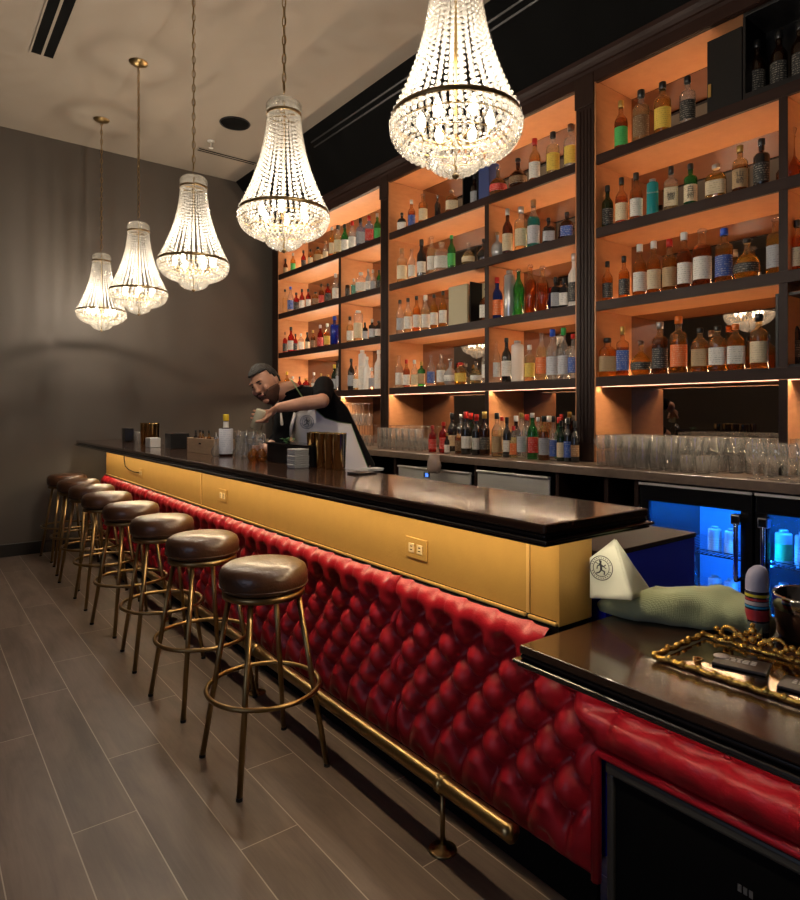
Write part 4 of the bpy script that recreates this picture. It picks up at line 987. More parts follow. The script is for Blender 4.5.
tins([(1.58, on(143.5, 1.58)), (1.60, on(148, 1.60)), (1.57, on(152.5, 1.57)), (1.66, on(156, 1.66))], ZB, .185, ['leftmost tall gold tin of the far group', 'second gold tin of the far group', 'third gold tin of the far group by the small white box', 'rightmost gold tin of the far group, set behind'], 'gold tins at the far end of the bar')
y = on(153, 1.50)
t = thing('napkin_caddy', 'small white napkin box in front of the far gold tins', 'napkin box', (1.50, y, ZB)); obj('body', BX(1.46, 1.54, y - .065, y + .065, ZB, ZB + .075, bev=.004), M_white, t)
y = on(177, 1.60)
t = thing('black_box', 'black box left of the wooden crate on the bar', 'box', (1.60, y, ZB)); obj('body', BX(1.53, 1.67, y - .07, y + .07, ZB, ZB + .115, bev=.003), M_blackm, t)
# wooden crate with little bottles
ya, yb = on(214, 1.52), on(187, 1.52); yc = (ya + yb) / 2
t = thing('wooden_crate', 'small pale wooden crate with finger joints, holding little bitters bottles', 'crate', (1.58, yc, ZB))
mw = pm('pale_pine', (.50, .33, .19), .55, noise=.25, nscale=12, stretch=(6, 1, 6)); b = bmesh.new(); h = .10
box(b, 1.52, 1.532, ya, yb, ZB, ZB + h, bev=.001); box(b, 1.648, 1.66, ya, yb, ZB, ZB + h, bev=.001); box(b, 1.532, 1.648, ya, ya + .012, ZB, ZB + h, bev=.001); box(b, 1.532, 1.648, yb - .012, yb, ZB, ZB + h, bev=.001); box(b, 1.532, 1.648, ya + .012, yb - .012, ZB, ZB + .01)
obj('box', b, mw, t)
b = bmesh.new()
for k in range(5): box(b, 1.5188, 1.5199, yb - .013, yb - .001, ZB + .004 + k * .02, ZB + .014 + k * .02)
obj('joint', b, pm('end_grain', (.16, .09, .05), .6), t)
obj('handle_slot', BX(1.5186, 1.5198, yc - .02, yc + .02, ZB + .060, ZB + .070), M_black, t)
for i, (px, x) in enumerate(((190, 1.57), (197, 1.60), (203, 1.56), (209, 1.60))):
    place_bottle(x, min(yb - .035, max(ya + .035, on(px, x))), ZB + .0105, 'std', 'dark_amber' if i else 'black', 'red' if i else 'black', 'black', .135, .017, ['black little bottle at the left end of the wooden crate', 'second little red-labelled bottle in the wooden crate', 'third little red-labelled bottle in the wooden crate', 'little red-labelled bottle at the right end of the wooden crate'][i], 'bitters bottles in the wooden crate', name='bitters_bottle')
# big bitters bottle with oversize paper label
y = on(226, 1.56); H = .262
t = thing('bitters_bottle', 'paper-wrapped bitters bottle with a yellow cap on the bar', 'bottle', (1.56, y, ZB))
obj('glass', lathe([(0, 0), (.040, 0), (.042, .005), (.042, .150), (.036, .166), (.018, .178), (.014, .19), (.013, .222), (0, .223)], 24, 1.56, y, ZB, cap=False), liqmat('brown'), t, True)
obj('paper_label', lathe([(.0435, .014), (.0435, .168), (.040, .172)], 28, 1.56, y, ZB, cap=False), label_mat('label_paper', (.62, .62, .66), (.16, .18, .30)), t, True)
obj('neck_label', lathe([(.0195, .178), (.0165, .185), (.0160, .216)], 16, 1.56, y, ZB, cap=False), M_white, t, True)
obj('cap', lathe([(.0175, .222), (.0180, .224), (.0180, .258), (.016, H), (0, H)], 20, 1.56, y, ZB, cap=False), pm('yellow_cap', (.75, .52, .02), .4), t, True)
# dasher bottles: round glass bulbs with long necks
def dasher(px, x, liq, lab, H=.15, R=.036):
    y = on(px, x); t = thing('dasher_bottle', lab, 'bottle', (x, y, ZB), 'glass dasher bottles on the bar')
    g = liqmat(liq) if liq != 'clear' else M_clear
    P = [(0, 0), (.6 * R, 0), (.9 * R, .01), (R, .026), (.95 * R, .040), (.62 * R, .056), (.32 * R, .070), (.26 * R, .085), (.26 * R, H - .022), (.34 * R, H - .020)]
    obj('bulb', lathe(P, 20, x, y, ZB, mi=lambda a, b: 1 if a >= .06 else 0, cap=False), [g, M_clear], t, True)
    obj('spout', lathe([(.012, H - .020), (.012, H - .010), (.005, H - .004), (.0035, H + .018), (0, H + .018)], 12, x, y, ZB, cap=False), M_chrome, t, True)
dasher(216, 1.50, 'clear', 'small clear dasher bottle just left of the yellow-capped bottle', .13, .030)
dasher(238.5, 1.56, 'clear', 'clear round dasher bottle just right of the yellow-capped bottle')
dasher(246.5, 1.59, 'clear', 'clear round dasher bottle left of the amber ones')
dasher(253.5, 1.52, 'amber', 'left amber-filled round dasher bottle under the pouring hand')
dasher(261.5, 1.55, 'amber', 'right amber-filled round dasher bottle under the pouring hand', .14)
for px, x, l in ((241, 1.68, 'tall clear glass behind the clear dasher bottles'), (251, 1.68, 'tall clear mixing glass behind the amber dasher bottles')):
    tag(obj('mixing_glass', lathe([(0, 0), (.030, 0), (.033, .004), (.042, .15), (.040, .15), (.031, .008), (0, .006)], 20, x, on(px, x), ZB, cap=False), M_clear, None, True), l, 'glass', None)
gy = on(259, 1.66)
tag(obj('mixing_glass', lathe([(0, 0), (.030, 0), (.034, .004), (.040, .14), (.038, .14), (.031, .008), (0, .006)], 20, 1.66, gy, ZB, cap=False), M_clear, None, True), 'clear glass the bartender is pouring into', 'glass', None)
# garnish box with mint
ya, yb = on(313, 1.56), on(267, 1.56)
t = thing('garnish_box', 'long black garnish tray box with a lid on the bar in front of the bartender', 'box', (1.62, (ya + yb) / 2, ZB))
obj('body', BX(1.56, 1.69, ya, yb, ZB, ZB + .098, bev=.003), M_blackm, t); obj('lid', BX(1.553, 1.697, ya - .004, yb + .004, ZB + .0985, ZB + .108, bev=.003), M_blackg, t)
b = bmesh.new(); ym = on(288, 1.62)
for k in range(26):
    c = Vector((1.62 + random.uniform(-.025, .025), ym + random.uniform(-.035, .035), ZB + .112 + random.random() * .022)); a = random.random() * 6.28; tl = random.uniform(-.3, .7)
    d = Vector((math.cos(a), math.sin(a), tl)).normalized() * .018; n = d.cross(Vector((0, 0, 1))).normalized() * .008
    vs = [b.verts.new(c + q) for q in (-d, -d * .2 + n, d, -d * .2 - n)]; b.faces.new(vs)
bmesh.ops.solidify(b, geom=b.faces[:], thickness=.0012)
o = tag(obj('mint_sprigs', b, pm('mint_leaf', (.10, .25, .10), .5)), 'small heap of green mint leaves on the black garnish box', 'mint', None, 'stuff')
# napkin stack
y = on(298, 1.50)
t = thing('napkin_stack', 'square stack of white cocktail napkins in front of the black garnish box', 'napkins', (1.50, y, ZB))
b = bmesh.new()
for k in range(9):
    s = .040 + random.uniform(-.0012, .0012); box(b, 1.50 - s, 1.50 + s, y - s, y + s, ZB + k * .0105, ZB + k * .0105 + .0098, bev=.003)
obj('sheets', b, M_white, t)
# near gold tins
g0 = []
for i in range(4): g0.append((1.585 + .004 * i, on(312.5 + 8.6 * i, 1.585 + .004 * i)))
for i in range(4): g0.append((1.645 + .004 * i, on(315 + 8.6 * i, 1.645 + .004 * i)))
# keep tins clear of one another
tins([(x, y) for x, y in g0], ZB, .172, ['front row near gold tin at the left end beside the napkins', 'second gold tin in the front row of the near group', 'third gold tin in the front row of the near group', 'rightmost gold tin in the front row of the near group', 'leftmost gold tin in the rear row of the near group', 'second gold tin in the rear row of the near group', 'third gold tin in the rear row of the near group', 'rightmost gold tin in the rear row of the near group'], 'gold tins in front of the bartender')
# notepad and papers
p = atz(362, 474, 1.09)
t = thing('notepad', 'black notepad lying on the bar right of the gold tins', 'notepad', (p.x, p.y, ZB)); obj('cover', BX(p.x - .05, p.x + .05, p.y - .045, p.y + .045, ZB, ZB + .008, bev=.002), M_blackm, t)
p = atz(371, 470.5, 1.09); b = bmesh.new()
for k in range(3): box(b, p.x - .055 + .006 * k, p.x + .04 + .004 * k, p.y - .04, p.y + .05 - .012 * k, ZB + .004 * k, ZB + .004 * k + .0032)
t = thing('bill_slips', 'few white paper slips on the bar beside the notepad', 'paper', (p.x, p.y, ZB)); obj('sheets', b, M_white, t)
pn = obj('pen', tube([(p.x - .03, p.y - .03, ZB + .018), (p.x + .03, p.y + .05, ZB + .016)], .004, 8), M_chrome, None, True); tag(pn, 'silver pen resting on the white paper slips', 'pen')

# ------------------------------------------------------------------ things on the low counter
ZL = .7505
# gold mirror tray
tx0, tx1, ty0, ty1 = 1.445, 1.685, .44, .842; tcx, tcy = (tx0 + tx1) / 2, (ty0 + ty1) / 2
t = thing('gold_tray', 'ornate gold tray with a mirrored base and scroll handles', 'tray', (tcx, tcy, ZL))
obj('mirror_base', BX(tx0 + .012, tx1 - .012, ty0 + .012, ty1 - .012, ZL, ZL + .006), pm('amber_mirror', (.26, .17, .10), .12, 1), t)
M_og = pm('ornate_gold', (.78, .50, .13), .24, 1, noise=.2, nscale=60, bump=.4, bscale=180)
b = bmesh.new(); pts = []
def edge_pts():
    out = []
    for k in range(22): out.append((tx0 + .004 * math.sin(k * 2.0), ty0 + (ty1 - ty0) * k / 22))
    for k in range(14): out.append((tx0 + (tx1 - tx0) * k / 14, ty1 + .004 * math.sin(k * 2.0)))
    for k in range(22): out.append((tx1 + .004 * math.sin(k * 2.0), ty1 - (ty1 - ty0) * k / 22))
    for k in range(14): out.append((tx1 - (tx1 - tx0) * k / 14, ty0 + .004 * math.sin(k * 2.0)))
    return out
E_ = edge_pts(); tube([(x, y, ZL + .012) for x, y in E_], .0065, 7, b, closed=True)
for i, (x, y) in enumerate(E_):
    if i % 2 == 0: bead(b, (x, y, ZL + .015), .0095)
obj('rim', b, M_og, t, True)
def scroll(cx, cy, ang, part):
    b = bmesh.new(); c, s = math.cos(ang), math.sin(ang)
    def W(u, v, h): return (cx + c * u - s * v, cy + s * u + c * v, ZL + .020 + h)
    for sg in (-1, 1):
        pts = []
        for k in range(22):
            a = k / 21 * 4.6; r = .034 * (1 - k / 30)
            pts.append(W(sg * (.062 - r * math.cos(a) * .8), .004, .016 + r * .7 * math.sin(a)))
        tube(pts, [.0055 * (1 - k / 40) for k in range(22)], 7, b)
        for k in range(7): bead(b, W(sg * (.018 + .012 * k), .004, .006 + .010 * math.sin(k * 1.3) + .006), .0085)
    for (u, h, r) in ((0, .040, .011), (-.014, .030, .009), (.014, .030, .009), (0, .018, .012), (-.026, .018, .008), (.026, .018, .008), (0, .054, .007)): bead(b, W(u, .004, h), r)
    obj(part, b, M_og, t, True)
scroll(tx1 - .004, ty1 - .13, PI / 2, 'scroll_handle'); scroll(tx1 - .004, ty0 + .09, PI / 2, 'scroll_handle'); 
def card(cx, cy, rz, label, round_mark):
    t2 = local_thing('card_box', label, 'box', (cx, cy, ZL + .0065), rz, 'small dark boxes on the gold tray')
    obj('box', BX(-.040, .040, -.058, .058, 0, .007, bev=.002), pm('dark_brown_card', (.035, .025, .022), .35), t2)
    b = bmesh.new(); random.seed(5 if round_mark else 6)
    for r in range(3):
        v = -.030
        while v < .034:
            w_ = random.uniform(.006, .014); box(b, .016 - r * .010, .022 - r * .010, v, min(.036, v + w_), .0071, .0076); v += w_ + .004
    obj('print', b, pm('silver_print', (.55, .52, .5), .4), t2)
    if round_mark:
        obj('seal', lathe([(0, .0022), (.017, .0018), (.018, .0), (0, 0)], 20, .012, .062 - .016, .0077), pm('pale_seal', (.55, .45, .42), .5), t2, True)
card(1.566, .690, .25, 'dark box with a pale round seal on the gold tray, left one', True)
card(1.545, .535, .15, 'dark box on the gold tray near the right edge, no seal', False)
p = atz(698, 668, ZL + .006)
t = thing('trinket', 'tiny gold-rimmed thimble cup on the left of the gold tray', 'cup', (p.x, p.y, ZL)); obj('cup', lathe([(0, .0065), (.007, .0065), (.008, .022), (.012, .026), (.0125, .029), (.010, .029), (0, .024)], 16, p.x, p.y, ZL), M_goldshine, t, True)
# aerosol can
p = atz(757, 641, .75)
t = thing('spray_can', 'dark spray can with bright bands and a pale lavender dome cap', 'spray can', (p.x, p.y, ZL))
r = .0285
obj('body', lathe([(0, 0), (r, 0), (r + .001, .003), (r, .006), (r, .130), (r * .95, .136), (0, .136)], 28, p.x, p.y, ZL, cap=False), pm('navy_can', (.015, .012, .03), .25, .3), t, True)
for z0, z1, c in ((.122, .129, (.6, .48, .03)), (.112, .118, (.35, .02, .03)), (.100, .110, (.45, .40, .42)), (.093, .098, (.02, .25, .5)), (.060, .088, (.38, .03, .04)), (.030, .055, (.14, .16, .13))):
    obj('band', lathe([(r + .0006, z0), (r + .0006, z1)], 28, p.x, p.y, ZL, cap=False), pm('band_%d' % int(z0 * 1000), c, .3), t, True)
b = lathe([(r * .98, .1365), (r * .98, .165), (r * .92, .180), (r * .72, .192), (r * .4, .199), (0, .201)], 28, p.x, p.y, ZL, cap=False)
for v in b.verts:
    if v.co.z > ZL + .160: v.co.z += (-(v.co.x - p.x) * RX - (v.co.y - p.y) * RY) * -.25
obj('cap', b, pm('lavender_cap', (.40, .38, .50), .45), t, True)
# steel and copper bowl
bx, by = 1.915, .655
t = thing('metal_bowl', 'shiny metal ice bucket at the right edge behind the spray can', 'bucket', (bx, by, ZL))
obj('lower_body', lathe([(0, 0), (.075, 0), (.088, .01), (.095, .08)], 36, bx, by, ZL, cap=False), pm('dark_copper', (.16, .08, .05), .3, .8), t, True)
obj('band', lathe([(.0955, .080), (.099, .084), (.100, .118), (.097, .122), (.092, .118), (.085, .02), (0, .015)], 36, bx, by, ZL, cap=False), M_chrome, t, True)
# green towel roll
M_tw = pm('sage_towel', (.24, .27, .13), .9, 0, .2, bump=0)
m, nt, out = newmat('waffle_towel')
bs = N(nt, 'ShaderNodeBsdfPrincipled', Roughness=.92); bs.inputs['Base Color'].default_value = (.46, .50, .27, 1); bs.inputs['Sheen Weight'].default_value = .2; L(nt, bs, 0, out, 0)
tc = N(nt, 'ShaderNodeTexCoord'); vo = N(nt, 'ShaderNodeTexVoronoi', Scale=230, distance='CHEBYCHEV'); vo.inputs['Randomness'].default_value = .15; L(nt, tc, 'Object', vo, 'Vector')
bp = N(nt, 'ShaderNodeBump', Strength=.7, Distance=.003); L(nt, vo, 'Distance', bp, 'Height'); L(nt, bp, 0, bs, 'Normal')
M_tw = m
kp = [(598, 612, .020), (612, 617, .030), (632, 624, .044), (655, 628, .052), (680, 631, .056), (705, 633, .058), (725, 636, .060), (745, 640, .054), (762, 645, .036)]
P3 = [atz(a, c, .75) for a, c, r in kp]
t = thing('green_towel', 'sage green waffle towel rolled loosely on the low counter', 'towel', (P3[4].x, P3[4].y, ZL))
b = bmesh.new(); rings = []
n = 40; seg = 22
for i in range(n + 1):
    u = i / n * (len(kp) - 1); k = min(int(u), len(kp) - 2); f = u - k; f2 = f * f * (3 - 2 * f)
    c = P3[k].lerp(P3[k + 1], f); r = kp[k][2] * (1 - f2) + kp[k + 1][2] * f2
    d = (P3[min(k + 1, len(kp) - 1)] - P3[k]).normalized(); sd = Vector((d.y, -d.x, 0)).normalized()
    if sd.x < 0: sd = -sd
    c = c + sd * (r * 1.0)
    ring = []
    for j in range(seg):
        a = 2 * PI * j / seg; rr = r * (1 + .07 * math.sin(3 * a + i * .35) + .05 * math.sin(5 * a - i * .22) + .03 * math.sin(i * .9 + a))
        z = math.sin(a) * rr * .98; z = max(z, -r * .93) + r * .93
        ring.append(b.verts.new(c + sd * math.cos(a) * rr * 1.12 + Vector((0, 0, z + .0008))))
    rings.append(ring)
for i in range(n):
    for j in range(seg): b.faces.new((rings[i][j], rings[i + 1][j], rings[i + 1][(j + 1) % seg], rings[i][(j + 1) % seg]))
b.faces.new(list(reversed(rings[0]))); b.faces.new(rings[-1]); bmesh.ops.recalc_face_normals(b, faces=b.faces)
obj('roll', b, M_tw, t, True)
# loose flap corner at the left end
ca = P3[0]; b = bmesh.new()
# printed white napkin standing in a peak behind the towel
A = aty(614.5, 539, 1.115) if False else None
def aty_(px, py, y): d = ray(px, py); k = y / d[1]; return Vector((d[0] * k, y, CAMH + d[2] * k))
ap = aty_(614.5, 539, 1.09); l1 = aty_(590, 558, 1.115); l2 = aty_(590, 598, 1.105); m1 = aty_(632, 600, .985); r1 = aty_(652, 592, 1.085); m0 = aty_(622, 566, 1.06)
cen = (l2 + m1) / 2
t = thing('printed_napkin', 'white folded napkin with a round black emblem, standing behind the green towel', 'napkin', (cen.x, cen.y, ZL))
M_nap = pm('napkin_cloth', (.66, .68, .56), .85, bump=.1, bscale=250)
b = bmesh.new()
def quadgrid(p00, p10, p11, p01, n=10, bul=.006):
    vs = [[None] * (n + 1) for _ in range(n + 1)]; nr = (p10 - p00).cross(p01 - p00).normalized()
    for i in range(n + 1):
        for j in range(n + 1):
            u, v = i / n, j / n
            q = (p00 * (1 - u) + p10 * u) * (1 - v) + (p01 * (1 - u) + p11 * u) * v
            q = q + nr * bul * math.sin(PI * u) * math.sin(PI * v * .9)
            vs[i][j] = b.verts.new(q)
    for i in range(n):
        for j in range(n): b.faces.new((vs[i][j], vs[i + 1][j], vs[i + 1][j + 1], vs[i][j + 1]))
quadgrid(l2, m1, ap, l1, bul=-.004)
quadgrid(m1, r1, ap.lerp(r1, .02), ap.lerp(m1, .02), bul=.010)
bk = Vector((.02, .02, 0))
bmesh.ops.remove_doubles(b, verts=b.verts, dist=.0008); bmesh.ops.recalc_face_normals(b, faces=b.faces)
o = obj('cloth', b, M_nap, t, True); so = o.modifiers.new('thickness', 'SOLIDIFY'); so.thickness = .003; so.offset = 0
def emblem(parent_thing, c, ux, uy, nrm, R, mat, off=.004):
    """double ring with a running figure and short arc ticks, laid on the cloth"""
    b = bmesh.new(); c = c + nrm * off
    def P(a, r): return c + ux * (r * math.cos(a)) + uy * (r * math.sin(a))
    for r, w_ in ((R, .035 * R), (.70 * R, .03 * R)): tube([P(2 * PI * k / 36, r) for k in range(36)], w_, 5, b, closed=True)
    for k in range(26):
        if k % 13 in (0, 12): continue
        a = 2 * PI * k / 26; tube([P(a, .79 * R), P(a + .06, .90 * R)], .03 * R, 4, b)
    def ln(pts, w_): tube([c + ux * (x * R) + uy * (y * R) for x, y in pts], w_ * R, 5, b)
    ln([(-.05, .45), (.02, .1), (.0, -.15)], .10); ln([(.0, -.15), (.28, -.30), (.22, -.55)], .06); ln([(.0, -.15), (-.20, -.35), (-.45, -.42)], .06)
    ln([(-.02, .28), (-.32, .18), (-.38, -.05)], .05); ln([(-.02, .28), (.26, .12), (.42, .26)], .05); ln([(-.1, .6), (.02, .55), (-.02, .45)], .09); ln([(-.45, .48), (.45, -.05)], .03)
    return obj('emblem', b, mat, parent_thing)
ux = (m1 - l2).normalized(); nr = ux.cross((l1 - l2).normalized()).normalized(); uy = nr.cross(ux).normalized()
if nr.y > 0: nr = -nr
d = ray(601.5, 568); k_ = ((l2 - Vector((0, 0, CAMH))).dot(nr)) / Vector(d).dot(nr); ec = Vector((0, 0, CAMH)) + Vector(d) * k_
emblem(t, ec, ux, uy, nr, .034, M_ink, .0025)
#@@PERSON
# ------------------------------------------------------------------ the bartender
Fv = Vector((FX, FY, 0)); Rv = Vector((RX, RY, 0)); Uv = Vector((0, 0, 1))
def blob(bm, c, ax, n=14):
    """ellipsoid: centre c, three half-axis vectors"""
    b = bmesh.new(); bmesh.ops.create_uvsphere(b, u_segments=n, v_segments=n * 2 // 3, radius=1)
    for v in b.verts: v.co = Vector(c) + ax[0] * v.co.x + ax[1] * v.co.y + ax[2] * v.co.z
    me = bpy.data.meshes.new('tmp'); b.to_mesh(me); b.free(); bm.from_mesh(me); bpy.data.meshes.remove(me)
def limb(bm, pts, rad, seg=14):
    tube(pts, rad, seg, bm)
    for p, r in zip(pts, rad): blob(bm, p, (Vector((r, 0, 0)), Vector((0, r, 0)), Vector((0, 0, r))), 12)
def trunk(bm, secs, seg=22):
    """secs: (centre, half-width vector, half-depth vector)"""
    rings = [[bm.verts.new(c + w_ * math.cos(2 * PI * k / seg) + d * math.sin(2 * PI * k / seg)) for k in range(seg)] for c, w_, d in secs]
    for A, C in zip(rings, rings[1:]):
        for k in range(seg): bm.faces.new((A[k], A[(k + 1) % seg], C[(k + 1) % seg], C[k]))
    bm.faces.new(list(reversed(rings[0]))); bm.faces.new(rings[-1]); bmesh.ops.recalc_face_normals(bm, faces=bm.faces)
def fuse(bm, name, mat, parent, vox, sm=3):
    """voxel-fuse overlapping closed shells into one continuous surface"""
    me = bpy.data.meshes.new('tmp'); bm.to_mesh(me); bm.free()
    o = bpy.data.objects.new('tmp', me); COL.objects.link(o)
    r = o.modifiers.new('r', 'REMESH'); r.mode = 'VOXEL'; r.voxel_size = vox; r.use_smooth_shade = True
    if sm: s_ = o.modifiers.new('s', 'SMOOTH'); s_.iterations = sm; s_.factor = .5
    bpy.context.view_layer.update()
    m2 = bpy.data.meshes.new_from_object(o.evaluated_get(bpy.context.evaluated_depsgraph_get())); bpy.data.objects.remove(o)
    m2.name = name; m2.materials.clear(); m2.materials.append(mat)
    org = Vector(parent['_o'])
    for v in m2.vertices: v.co -= org
    q = bpy.data.objects.new(name, m2); COL.objects.link(q); q.parent = parent; return q
pel = atd(352, 492, 4.03); wai = atd(345, 462, 4.02); che = atd(321, 420, 3.96); shc = atd(306, 397, 3.92); nkb = atd(291, 391, 3.88)
ax_ = (shc - pel).normalized()
sd = (Rv - ax_ * Rv.dot(ax_)); sd = (sd + Fv * .18).normalized()      # his left, screen right
fr_ = ax_.cross(sd).normalized()
if fr_.dot(Fv) > 0: fr_ = -fr_                                       # chest towards camera
per = thing('bartender', 'bearded man in black shirt and white apron leaning to pour behind the bar', 'person', (pel.x, pel.y, 0))
lsh = atd(324, 386, 3.93); rsh = atd(287, 409, 3.90)
lel = atd(322, 401, 3.66); lwr = atd(279, 407.5, 3.62); rel = atd(281, 437, 3.74); rwr = atd(268, 449, 3.63)
hipL = pel + sd * .09; hipR = pel - sd * .09
kneL = Vector((hipL.x + .02, hipL.y - .02, .50)); kneR = Vector((hipR.x - .05, hipR.y + .05, .50))
ankL = Vector((hipL.x + .08, hipL.y - .02, .085)); ankR = Vector((hipR.x - .02, hipR.y + .10, .085))
body = bmesh.new()
trunk(body, [(pel, sd * .155, fr_ * .105), (wai, sd * .145, fr_ * .10), (che, sd * .165, fr_ * .115), (shc, sd * .15, fr_ * .095), (nkb, sd * .065, fr_ * .06)])
limb(body, [lsh, lsh.lerp(lel, .5), lel], [.058, .050, .042]); limb(body, [lel, lel.lerp(lwr, .35), lwr], [.042, .043, .028])
limb(body, [rsh, rsh.lerp(rel, .5), rel], [.058, .050, .040]); limb(body, [rel, rel.lerp(rwr, .35), rwr], [.040, .040, .027])
for h, k_, a_ in ((hipL, kneL, ankL), (hipR, kneR, ankR)): limb(body, [h, h.lerp(k_, .5), k_], [.085, .072, .055]); limb(body, [k_, k_.lerp(a_, .35), a_], [.055, .054, .036])
# head
hc = atd(265.5, 383.5, 3.80)
hf = (-Fv * .86 - Rv * .36 - Uv * .36).normalized()
hu = (-Rv * .36 + Uv * .93); hu = (hu - hf * hu.dot(hf)).normalized()
hs = hu.cross(hf).normalized()
if hs.dot(Rv) < 0: hs = -hs                                          # screen-right ear side
def Hp(s, f, u): return hc + hs * s + hf * f + hu * u
limb(body, [nkb, (nkb + Hp(.01, -.03, -.07)) / 2, Hp(.0, -.02, -.06)], [.062, .058, .058])
b0 = bmesh.new(); bmesh.ops.create_uvsphere(b0, u_segments=28, v_segments=20, radius=1)
for v in b0.verts:
    s_, f_, u_ = v.co.x, v.co.y, v.co.z
    w_ = .076; dp = .094; h_ = .112
    if u_ < 0: w_ *= 1 - .30 * abs(u_) ** 1.5; dp *= 1 - .18 * abs(u_)
    fo = .012 * max(0, -u_) if f_ > 0 else 0
    v.co = Hp(s_ * w_, f_ * dp + fo, u_ * h_)
me = bpy.data.meshes.new('tmp'); b0.to_mesh(me); b0.free(); body.from_mesh(me); bpy.data.meshes.remove(me)
def E3(c, a, b, d, bm=body): blob(bm, Hp(*c), (hs * a, hf * b, hu * d), 12)
E3((0, .072, -.088), .024, .018, .018)                    # chin
E3((0, .096, .006), .011, .014, .030); E3((0, .103, -.016), .016, .013, .012)   # nose
E3((0, .078, .036), .052, .014, .013)                     # brow
for s_ in (-1, 1):
    E3((s_ * .042, .070, -.018), .022, .020, .020)        # cheek
    E3((s_ * .079, -.008, -.006), .009, .019, .031)       # ear
E3((0, .086, -.048), .026, .012, .010)
# hands
def hand(bm, wr, pal, dirs, pn, rootw, rad=.0085, thumb=None):
    """wr wrist, pal palm centre, dirs: list of polylines for the four fingers, thumb polyline"""
    v = (pal - wr); wv = rootw
    trunk(bm, [(wr, wv.normalized() * .027, pn * .020), (wr + v * .5, wv.normalized() * .034, pn * .018), (wr + v * 1.0, wv.normalized() * .041, pn * .016), (wr + v * 1.5, wv.normalized() * .040, pn * .013)], 14)
    for pts, r in dirs: limb(bm, pts, [r, r * .95, r * .85, r * .75][:len(pts)], 8)
    limb(bm, thumb, [.0125, .0115, .0095][:len(thumb)], 8)
# left hand grips a tilted glass: the glass axis
gc = atd(258.5, 419, 3.58); ga = (Rv * .30 + Uv * .86 - Fv * .1).normalized()  # from the mouth up to the base
gs = ga.cross(-Fv).normalized(); gfr = gs.cross(ga).normalized()
if gfr.dot(Fv) > 0: gfr = -gfr
GR = .036
pal = gc + ga * .035 + Rv * .058 + Fv * -.004
back = (pal - lwr)
fingers = []
for k, (h0, L_) in enumerate(((.050, 1.0), (.028, 1.05), (.006, 1.0), (-.016, .85))):
    c0 = gc + ga * h0
    root = c0 + Rv * .054 + Fv * .004
    pts = [root]
    for a in (50, 115, 172):
        aa = math.radians(a * L_); pts.append(c0 + (Rv * math.cos(aa) + Fv * math.sin(aa)) * (GR + .009))
    fingers.append((pts, .0090 - .0006 * (k == 3)))
th = [pal - Fv * .012 - ga * .01, gc - ga * .012 - Fv * (GR + .006) + Rv * .034, gc - ga * .016 - Fv * (GR + .010) + Rv * .004]
hand(body, lwr, pal, fingers, -Fv, ga, thumb=th)
# right hand rests on the bar, half closed round the foot of the mixing glass
g2 = Vector((1.66, gy, ZB + .045)); pal2 = rwr.lerp(g2 + Rv * .05 + Fv * .01, .75)
dv = (g2 - rwr); dv.z = 0; dv.normalize(); sv = Vector((-dv.y, dv.x, 0))
f2 = []
for k in range(4):
    z0 = ZB + .020 + .017 * k
    cc = Vector((g2.x, g2.y, z0)); base = cc - dv * .050 - Fv * .012
    pts = [base]
    for a in (40, 85, 125):
        aa = math.radians(a); pts.append(cc + (-dv * math.cos(aa) - Fv * math.sin(aa)).normalized() * .046)
    f2.append((pts, .0085))
palc = g2 - dv * .062; palc.z = ZB + .045
hand(body, rwr, rwr.lerp(palc, .66), f2, dv.cross(Uv).normalized(), Uv, thumb=[rwr.lerp(palc, .8) + Fv * .02, Vector((g2.x, g2.y, ZB + .075)) + Fv * .045 - dv * .01, Vector((g2.x, g2.y, ZB + .080)) + Fv * .040 + dv * .02])
fuse(body, 'body', M_skin, per, .0052, 2)
# face details
def part3(name, items, mat):
    b = bmesh.new()
    for c, a, bb, d in items: blob(b, Hp(*c), (hs * a, hf * bb, hu * d), 12)
    return obj(name, b, mat, per, True)
part3('eye', [((-.030, .083, .016), .011, .006, .0045)], pm('dark_eye', (.02, .012, .01), .3)); part3('eye', [((.030, .083, .016), .011, .006, .0045)], pm('dark_eye', (.02, .012, .01), .3))
part3('eyebrow', [((-.031, .090, .033), .019, .006, .0045)], M_hair); part3('eyebrow', [((.031, .090, .033), .019, .006, .0045)], M_hair)
part3('mouth', [((0, .0945, -.050), .022, .006, .0045)], pm('lips', (.32, .11, .09), .5))
# stubble beard: shell round the jaw
M_beard = pm('dark_stubble', (.10, .050, .034), .8, 0, .2, noise=.5, nscale=120)
def shell(cond, grow, name, mat, jit=0):
    b = bmesh.new(); bmesh.ops.create_uvsphere(b, u_segments=40, v_segments=28, radius=1)
    dead = []
    for v in b.verts:
        if not cond(v.co.x, v.co.y, v.co.z): dead.append(v)
    bmesh.ops.delete(b, geom=dead, context='VERTS')
    for v in b.verts:
        s_, f_, u_ = v.co.x, v.co.y, v.co.z; w_ = .076; dp = .094; h_ = .112
        if u_ < 0: w_ *= 1 - .30 * abs(u_) ** 1.5; dp *= 1 - .18 * abs(u_)
        fo = .012 * max(0, -u_) if f_ > 0 else 0
        g = 1 + grow(s_, f_, u_) + random.uniform(-jit, jit)
        v.co = Hp(s_ * w_ * g, (f_ * dp + fo) * g, u_ * h_ * g)
    o = obj(name, b, mat, per, True); so = o.modifiers.new('t', 'SOLIDIFY'); so.thickness = .008; so.offset = -1; return o
